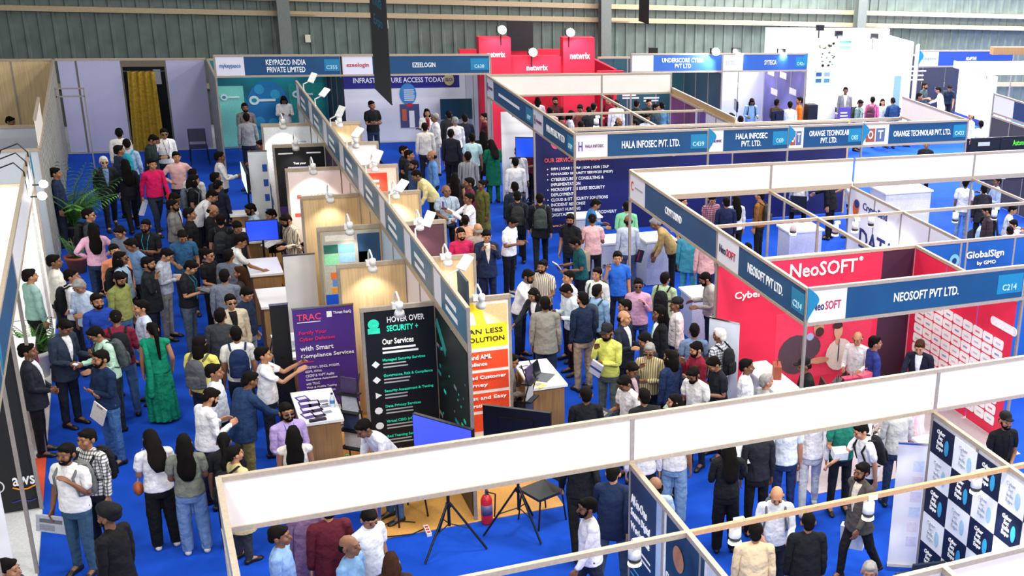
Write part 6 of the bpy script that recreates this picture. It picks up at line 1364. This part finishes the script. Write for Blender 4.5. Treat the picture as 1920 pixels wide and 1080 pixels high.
# Syteca, white stand, Adaptive
P(1411, 185, 15, 'read', 'long', '#8fb4d4', '#6a84a8', 'woman in denim shirt with black backpack in the Syteca booth', 'mid', h=1.62, extra='B')
P(1374, 212, 80, 'look', 'long', '#c8b8b0', K, 'dark haired visitor at the left of the Syteca booth')
P(1389, 216, 190, 'stand', 'long', '#2c3038', K, 'black haired visitor beside the thin dark monitor')
P(1457, 185, 150, 'front', 'long', '#4a3c30', K, 'man in brown shirt in the Syteca booth')
P(1482, 189, 180, 'stand', 'long', '#ecedf0', D, 'man in white shirt in the Syteca booth')
P(1500, 181, 280, 'stand', 'long', '#f0761c', D, 'man in orange shirt beside the black loudspeaker', h=1.73)
P(1586, 162, 5, 'stand', 'blazer', '#8a8c90', G, 'man in grey suit standing in the white stand', inner='#f4f4f4', on=.35)
P(1562, 199, 250, 'sit', 'long', '#5a4a90', K, 'dark haired visitor behind the violet board')
P(1584, 194, 180, 'sit', 'long', '#3a5a4a', K, 'woman with dark hair at the grey desk', 'mid', h=1.6)
P(1616, 187, 70, 'look', 'long', '#7f968c', D, 'man in sage shirt with backpack at the white stand', extra='B', bagc='#4a5a50')
P(1637, 180, 170, 'stand', 'long', '#e06a9c', D, 'man in hot pink shirt at the white stand', extra='B', bagc='#5a3040')
P(1658, 185, 20, 'stand', 'long', '#cfe6e0', D, 'woman in mint white top at the white stand', 'long_hair', h=1.6)
P(1671, 182, 200, 'read', 'blazer', '#22406c', D, 'man in blue suit seen from behind at the white stand')
P(1685, 200, 90, 'sit', 'short', '#a8d8d0', D, 'man in aqua top low beside the white fascia panel', extra='B')
P(1734, 154, 60, 'talk', 'short', '#3c4a50', K, 'bearded man in grey tee at the Adaptive booth', extra='b')
P(1724, 174, 90, 'stand', 'short', '#1d1e22', K, 'visitor with large black backpack at the Adaptive booth', extra='B')
P(1758, 162, 260, 'reach', 'long', '#eef0f2', '#c8ccd4', 'man in white shirt at the Adaptive booth counter')
P(1782, 160, 10, 'bend', 'short', '#2a343a', K, 'man in dark polo leaning on the Adaptive counter')
P(1822, 210, 300, 'stand', 'long', '#f0eff0', D, 'visitor in white cap and white shirt by the glowing box stand', 'cap', acc='#e8e6e4')
P(1840, 225, 200, 'stand', 'long', '#f2f2f2', '#1d2c58', 'man in white shirt seen from behind by the glowing box stand')
P(1738, 262, 0, 'stand', 'short', '#1c2226', K, 'person in black tee under the Orange Technolab fascia', h=1.7)
# Cryptobind booth and beyond
P(1548, 318, 250, 'reach', 'blazer', '#14161c', K, 'man in black suit reaching to the white counter in the Cryptobind booth', h=1.76)
P(1583, 318, 260, 'reach', 'short', '#e9eaee', '#3c4034', 'man in white tee behind the black suit man', h=1.74)
P(1812, 333, 175, 'stand', 'short', '#e9ebef', '#6f8cae', 'man in white tee and pale jeans seen from behind beside the rail', h=1.74)
P(1871, 330, 290, 'talk', 'long', '#a9bce0', K, 'man in periwinkle shirt near the mint column')
P(1846, 345, 200, 'stand', 'blazer', '#22202a', K, 'man in black jacket facing the periwinkle shirt man')
P(1902, 384, 90, 'sit', 'long', '#eceeef', K, 'man in white shirt sitting at the right edge')
P(1850, 406, 70, 'sit', 'long', '#b8d0de', '#4a6080', 'man in pale denim shirt sitting beside the rail')
P(1899, 411, 300, 'sit', 'long', '#e6e8ea', K, 'dark haired man in white sitting at the right edge')
P(1884, 421, 200, 'sit', 'long', '#6a6448', K, 'man in khaki shirt sitting lowest at the right edge')
P(1857, 386, 280, 'look', 'blazer', '#3a2c30', K, 'man in dark brown jacket beside the hanging track lamp')
P(1342, 366, 30, 'look', 'long', 'C#c88a9c', K, 'man in pink checked shirt in the Cryptobind booth')
P(1357, 367, 190, 'stand', 'long', '#1c2448', K, 'man in navy hoodie seen from behind in the Cryptobind booth')
P(1381, 365, 200, 'stand', 'long', '#e8e8ec', K, 'woman with very long black hair in the Cryptobind booth', 'long_hair', h=1.62)
P(1426, 356, 250, 'stand', 'long', '#8c5a2c', K, 'man in rust brown jacket with dark backpack', extra='B', bagc='#33302c')
P(1279, 367, 60, 'stand', 'long', '#8a94a8', D, 'visitor in grey blue shirt behind the Cryptobind fascia')
P(1403, 454, 190, 'stand', 'long', '#2a2a30', K, 'dark haired visitor behind the NeoSOFT fascia corner', h=1.62)
P(1500, 330, 180, 'sit', 'long', '#d8dadf', K, 'visitor in white on a chair near the Cryptobind counter')
P(20, 218, 60, 'sit', 'long', '#4a4038', K, 'person peeking over the far left wall before wooden panels', h=1.7)
# nobody stands inside a neighbour or a counter
PEOPLE = [o for o in bpy.data.objects if o.get('category') == 'person']
SITS = np.array([o['_pose'] in ('sit', 'bend', 'reach', 'photo') for o in PEOPLE])
XY = np.array([o.location[:2] for o in PEOPLE])
for it in range(40):
    for i in range(len(PEOPLE)):
        d = XY-XY[i]; r = np.hypot(d[:, 0], d[:, 1])
        rad = np.where(SITS | SITS[i], .58, .43)
        for j in np.nonzero((r < rad) & (np.arange(len(r)) > i))[0]:
            u = d[j]/max(r[j], .01); q = (rad[j]-r[j])*.25; XY[i] -= u*q; XY[j] += u*q
        x, y = XY[i]
        for x0, x1, y0, y1 in RECTS:
            m_ = .17
            if x0-m_ < x < x1+m_ and y0-m_ < y < y1+m_:
                c = [(x-(x0-m_), (-1, 0)), (x1+m_-x, (1, 0)), (y-(y0-m_), (0, -1)), (y1+m_-y, (0, 1))]
                dd, v = min(c); XY[i] += np.array(v)*dd
for o, (x, y) in zip(PEOPLE, XY):
    for q in [o]+([bpy.data.objects[o['_bag']]] if '_bag' in o else []): q.location.x = x; q.location.y = y; WL[q.name] = q.location.copy()
for o in PEOPLE:
    if o['_pose'] == 'sit' and abs(o.location.z) < .01:
        w = ('chair under the '+o['label']).split()[:16]
        while w[-1] in ('in', 'the', 'and', 'by', 'of', 'at', 'a', 'with', 'to', 'beside', 'behind', 'before'): w.pop()
        chair(o.location.x, o.location.y, o.rotation_euler.z, ' '.join(w), '#1c1e22')
# things in hands
def held(name, label, cat, pos, dims, rot, c, parts=()):
    e = obj(name, MB().box(-dims[0]/2, dims[0]/2, -dims[1]/2, dims[1]/2, -dims[2]/2, dims[2]/2).mesh(name), mat(c, .5), None, pos); e.rotation_euler = rot; tag(e, label, cat)
    for n_, b_, pc in parts: child(n_, MB().box(*b_).mesh(n_), mat(pc, .5), e)
    return e
BYL = {o['label']: o for o in bpy.data.objects if o.get('category') == 'person'}
def inhand(lab, side, name, label, cat, dims, c, tilt=(.5, 0, 0), dz=0., parts=()):
    o = BYL[lab]; p = hand_point(o, side, .09); p.z += dz
    return held(name, label, cat, p, dims, (tilt[0], tilt[1], o.rotation_euler.z+tilt[2]), c, parts)
inhand('bearded man in white shirt with grey backpack holding a newspaper', 'R', 'newspaper', 'folded grey newspaper held by the white shirted man lower left', 'newspaper', (.36, .02, .26), '#c6c8cc', (.2, .2, .3), -.12, (('headline_print', (-.14, .1, -.012, -.0105, .02, .08), '#6a6c70'), ('photo_print', (-.14, .02, -.012, -.0105, -.1, -.01), '#9a9ca2')))
inhand('bearded man in dark navy sweater and jeans folding his arms', 'R', 'clipboard', 'white clipboard hanging below the navy sweater man', 'clipboard', (.22, .015, .32), '#e9e2d6', (.1, .5, .2), -.25, (('clip', (-.05, .05, -.014, -.008, .12, .15), '#888888'),))
inhand('man in bright magenta shirt striding with white leaflet', 'R', 'leaflet', 'white rolled leaflet carried by the magenta shirt man', 'leaflet', (.10, .05, .36), '#eef0f4', (.2, .3, 0), -.16)
inhand('man in bright magenta shirt striding with white leaflet', 'L', 'pouch', 'red pouch at the waist of the magenta shirt man', 'pouch', (.16, .05, .16), '#e02828', (0, 0, 0), .05)
inhand('man in slate navy suit holding a card', 'R', 'card', 'white visiting card in the hand of the slate suit man', 'card', (.1, .06, .012), '#f4f4f4', (.2, 0, 0), .02)
inhand('young man in white tee holding up a phone to take a picture', 'L', 'phone', 'dark phone held up before the TRAC banner', 'phone', (.16, .012, .09), '#1a1c22', (.1, 0, 0), .06, (('phone_screen', (-.07, .07, .006, .008, -.035, .035), '#6a7a9c'),))
inhand('bearded man in striped cream shirt holding papers', 'R', 'papers', 'sheaf of white papers held by the striped shirt man', 'papers', (.22, .3, .02), '#ece8ec', (.3, 0, 0), .03)
inhand('man in white polo reading a dark folder', 'R', 'folder', 'dark folder read by the man in white polo', 'folder', (.26, .2, .012), '#1c2430', (.4, 0, 0), .02, (('folder_print', (-.06, .06, -.05, .05, .006, .007), '#8a8c90'),))
inhand('bearded man in white polo reading a leaflet', 'R', 'leaflet', 'grey green leaflet in the hands of the bearded white polo man', 'leaflet', (.24, .18, .012), '#8c988c', (.4, 0, 0), .02)
inhand('bearded man in lime yellow shirt and black cap touching his chin', 'L', 'notebook', 'white and blue notebook held by the lime shirt man', 'notebook', (.2, .03, .26), '#d8dcec', (.2, .4, 0), -.1, (('notebook_band', (-.1, .1, -.017, -.015, -.02, .02), '#2a4a90'),))
inhand('man in dark teal polo holding a booklet', 'R', 'booklet', 'blue edged white booklet held by the dark teal polo man', 'booklet', (.22, .02, .3), '#dfe4ee', (.6, 0, .2), -.05, (('booklet_cover', (-.1, .1, -.013, -.0105, -.1, .1), '#4a6a9c'),))
inhand('person in white shirt raising a purple phone', 'R', 'phone', 'purple backed phone raised in the right aisle', 'phone', (.09, .015, .17), '#5a4ab0', (0, 0, 0), .05)
inhand('woman with curly dark hair in black jacket and wide trousers', 'R', 'leaflet', 'white printed leaflet held out by the curly haired woman', 'leaflet', (.22, .015, .28), '#eceef2', (.5, .2, 0), .05, (('print_line', (-.08, .08, -.009, -.0075, .06, .08), '#3a3c44'), ('print_line', (-.08, .04, -.009, -.0075, -.04, .0), '#8a90a0')))
inhand('man in green and white polo holding a leaflet stack', 'R', 'leaflet_stack', 'stack of white boxes held before the green polo', 'leaflets', (.2, .16, .12), '#e8eaee', (.2, 0, 0), .05)
inhand('man in black polo and grey trousers holding a tablet', 'R', 'tablet', 'dark tablet held by the man in black polo', 'tablet', (.24, .17, .015), '#22242a', (.3, 0, 0), .02, (('tablet_screen', (-.1, .1, -.07, .07, .0075, .009), '#565a66'),))
inhand('woman in deep green dress with long black hair', 'R', 'folder', 'white folder held by the green dress woman', 'folder', (.22, .02, .3), '#e6e2ea', (.3, 0, 0), -.05)
inhand('bald man in grey polo with lanyard and badge', 'R', 'badge_card', 'white and dark card held by the bald grey polo man', 'card', (.13, .012, .17), '#e8eef0', (.1, 0, 0), .0, (('card_band', (-.065, .065, -.0075, -.006, -.085, -.03), '#2a4a5c'),))
def carrier(lab, side, name, label, w, h, c):
    o = BYL[lab]; p = hand_point(o, side, .1); e = empty(name, p-Vector((0, 0, h+.12)), label, 'bag'); e.rotation_euler.z = o.rotation_euler.z+.6
    child('bag_body', MB().add([(-w/2, -.05, 0), (w/2, -.05, 0), (w/2, .05, 0), (-w/2, .05, 0), (-w/2*1.1, -.06, h), (w/2*1.1, -.06, h), (w/2*1.1, .06, h), (-w/2*1.1, .06, h)], [(3, 2, 1, 0), (0, 1, 5, 4), (1, 2, 6, 5), (2, 3, 7, 6), (3, 0, 4, 7), (4, 5, 6, 7)]).mesh('bag_body'), mat(c, .6), e)
    for s in (-.05, .05): child('handle', MB().tube([(-w*.25, s, h), (-w*.12, s, h+.16), (w*.12, s, h+.16), (w*.25, s, h)], .007, 5).mesh('handle'), mat(c, .6), e)
carrier('bearded man in brown grey blazer walking with a white paper bag', 'R', 'paper_bag', 'white paper carrier bag beside the walking man in blazer', .3, .32, '#dfe6f2'); carrier('person in grey jacket carrying a white tote bag', 'L', 'tote_bag', 'white cloth tote bag hanging before the pink hoodie', .34, .36, '#e8e8ea')
o = BYL['woman with curly black hair in white tee and black flared trousers']; e = empty('handbag', o.location+Vector((-.22, .1, .82)), 'small rust brown shoulder bag on the curly haired woman in white', 'bag'); child('bag_body', MB().ball((0, 0, 0), (.06, .1, .09), 12).mesh('bag_body', True), mat('#a8562c', .5), e); child('bag_strap', MB().tube([(0, 0, .08), (.04, .02, .3), (.1, .02, .52)], .006, 5).mesh('bag_strap'), mat('#c8b8a8', .5), e)
o = BYL['man in dusty pink tee with beige backpack seen from behind']; held('sling_bag', 'beige backpack hanging beside the dusty pink tee man', 'bag', o.location+Vector((-.25, -.1, .75)), (.28, .16, .42), (0, 0, .4), '#b8a888', (('pocket', (-.1, .1, -.1, -.08, -.16, .04), '#a89878'),))
o = BYL['bald man in pale grey shirt with sling bag seen from behind']; held('sling_bag', 'small black sling bag on the bald grey shirted man', 'bag', o.location+Vector((.2, -.16, .85)), (.12, .06, .26), (0, .3, .2), '#1c1a22', (('red_trim', (-.06, -.04, -.032, -.03, -.1, .1), '#b02838'),))
flush_text()
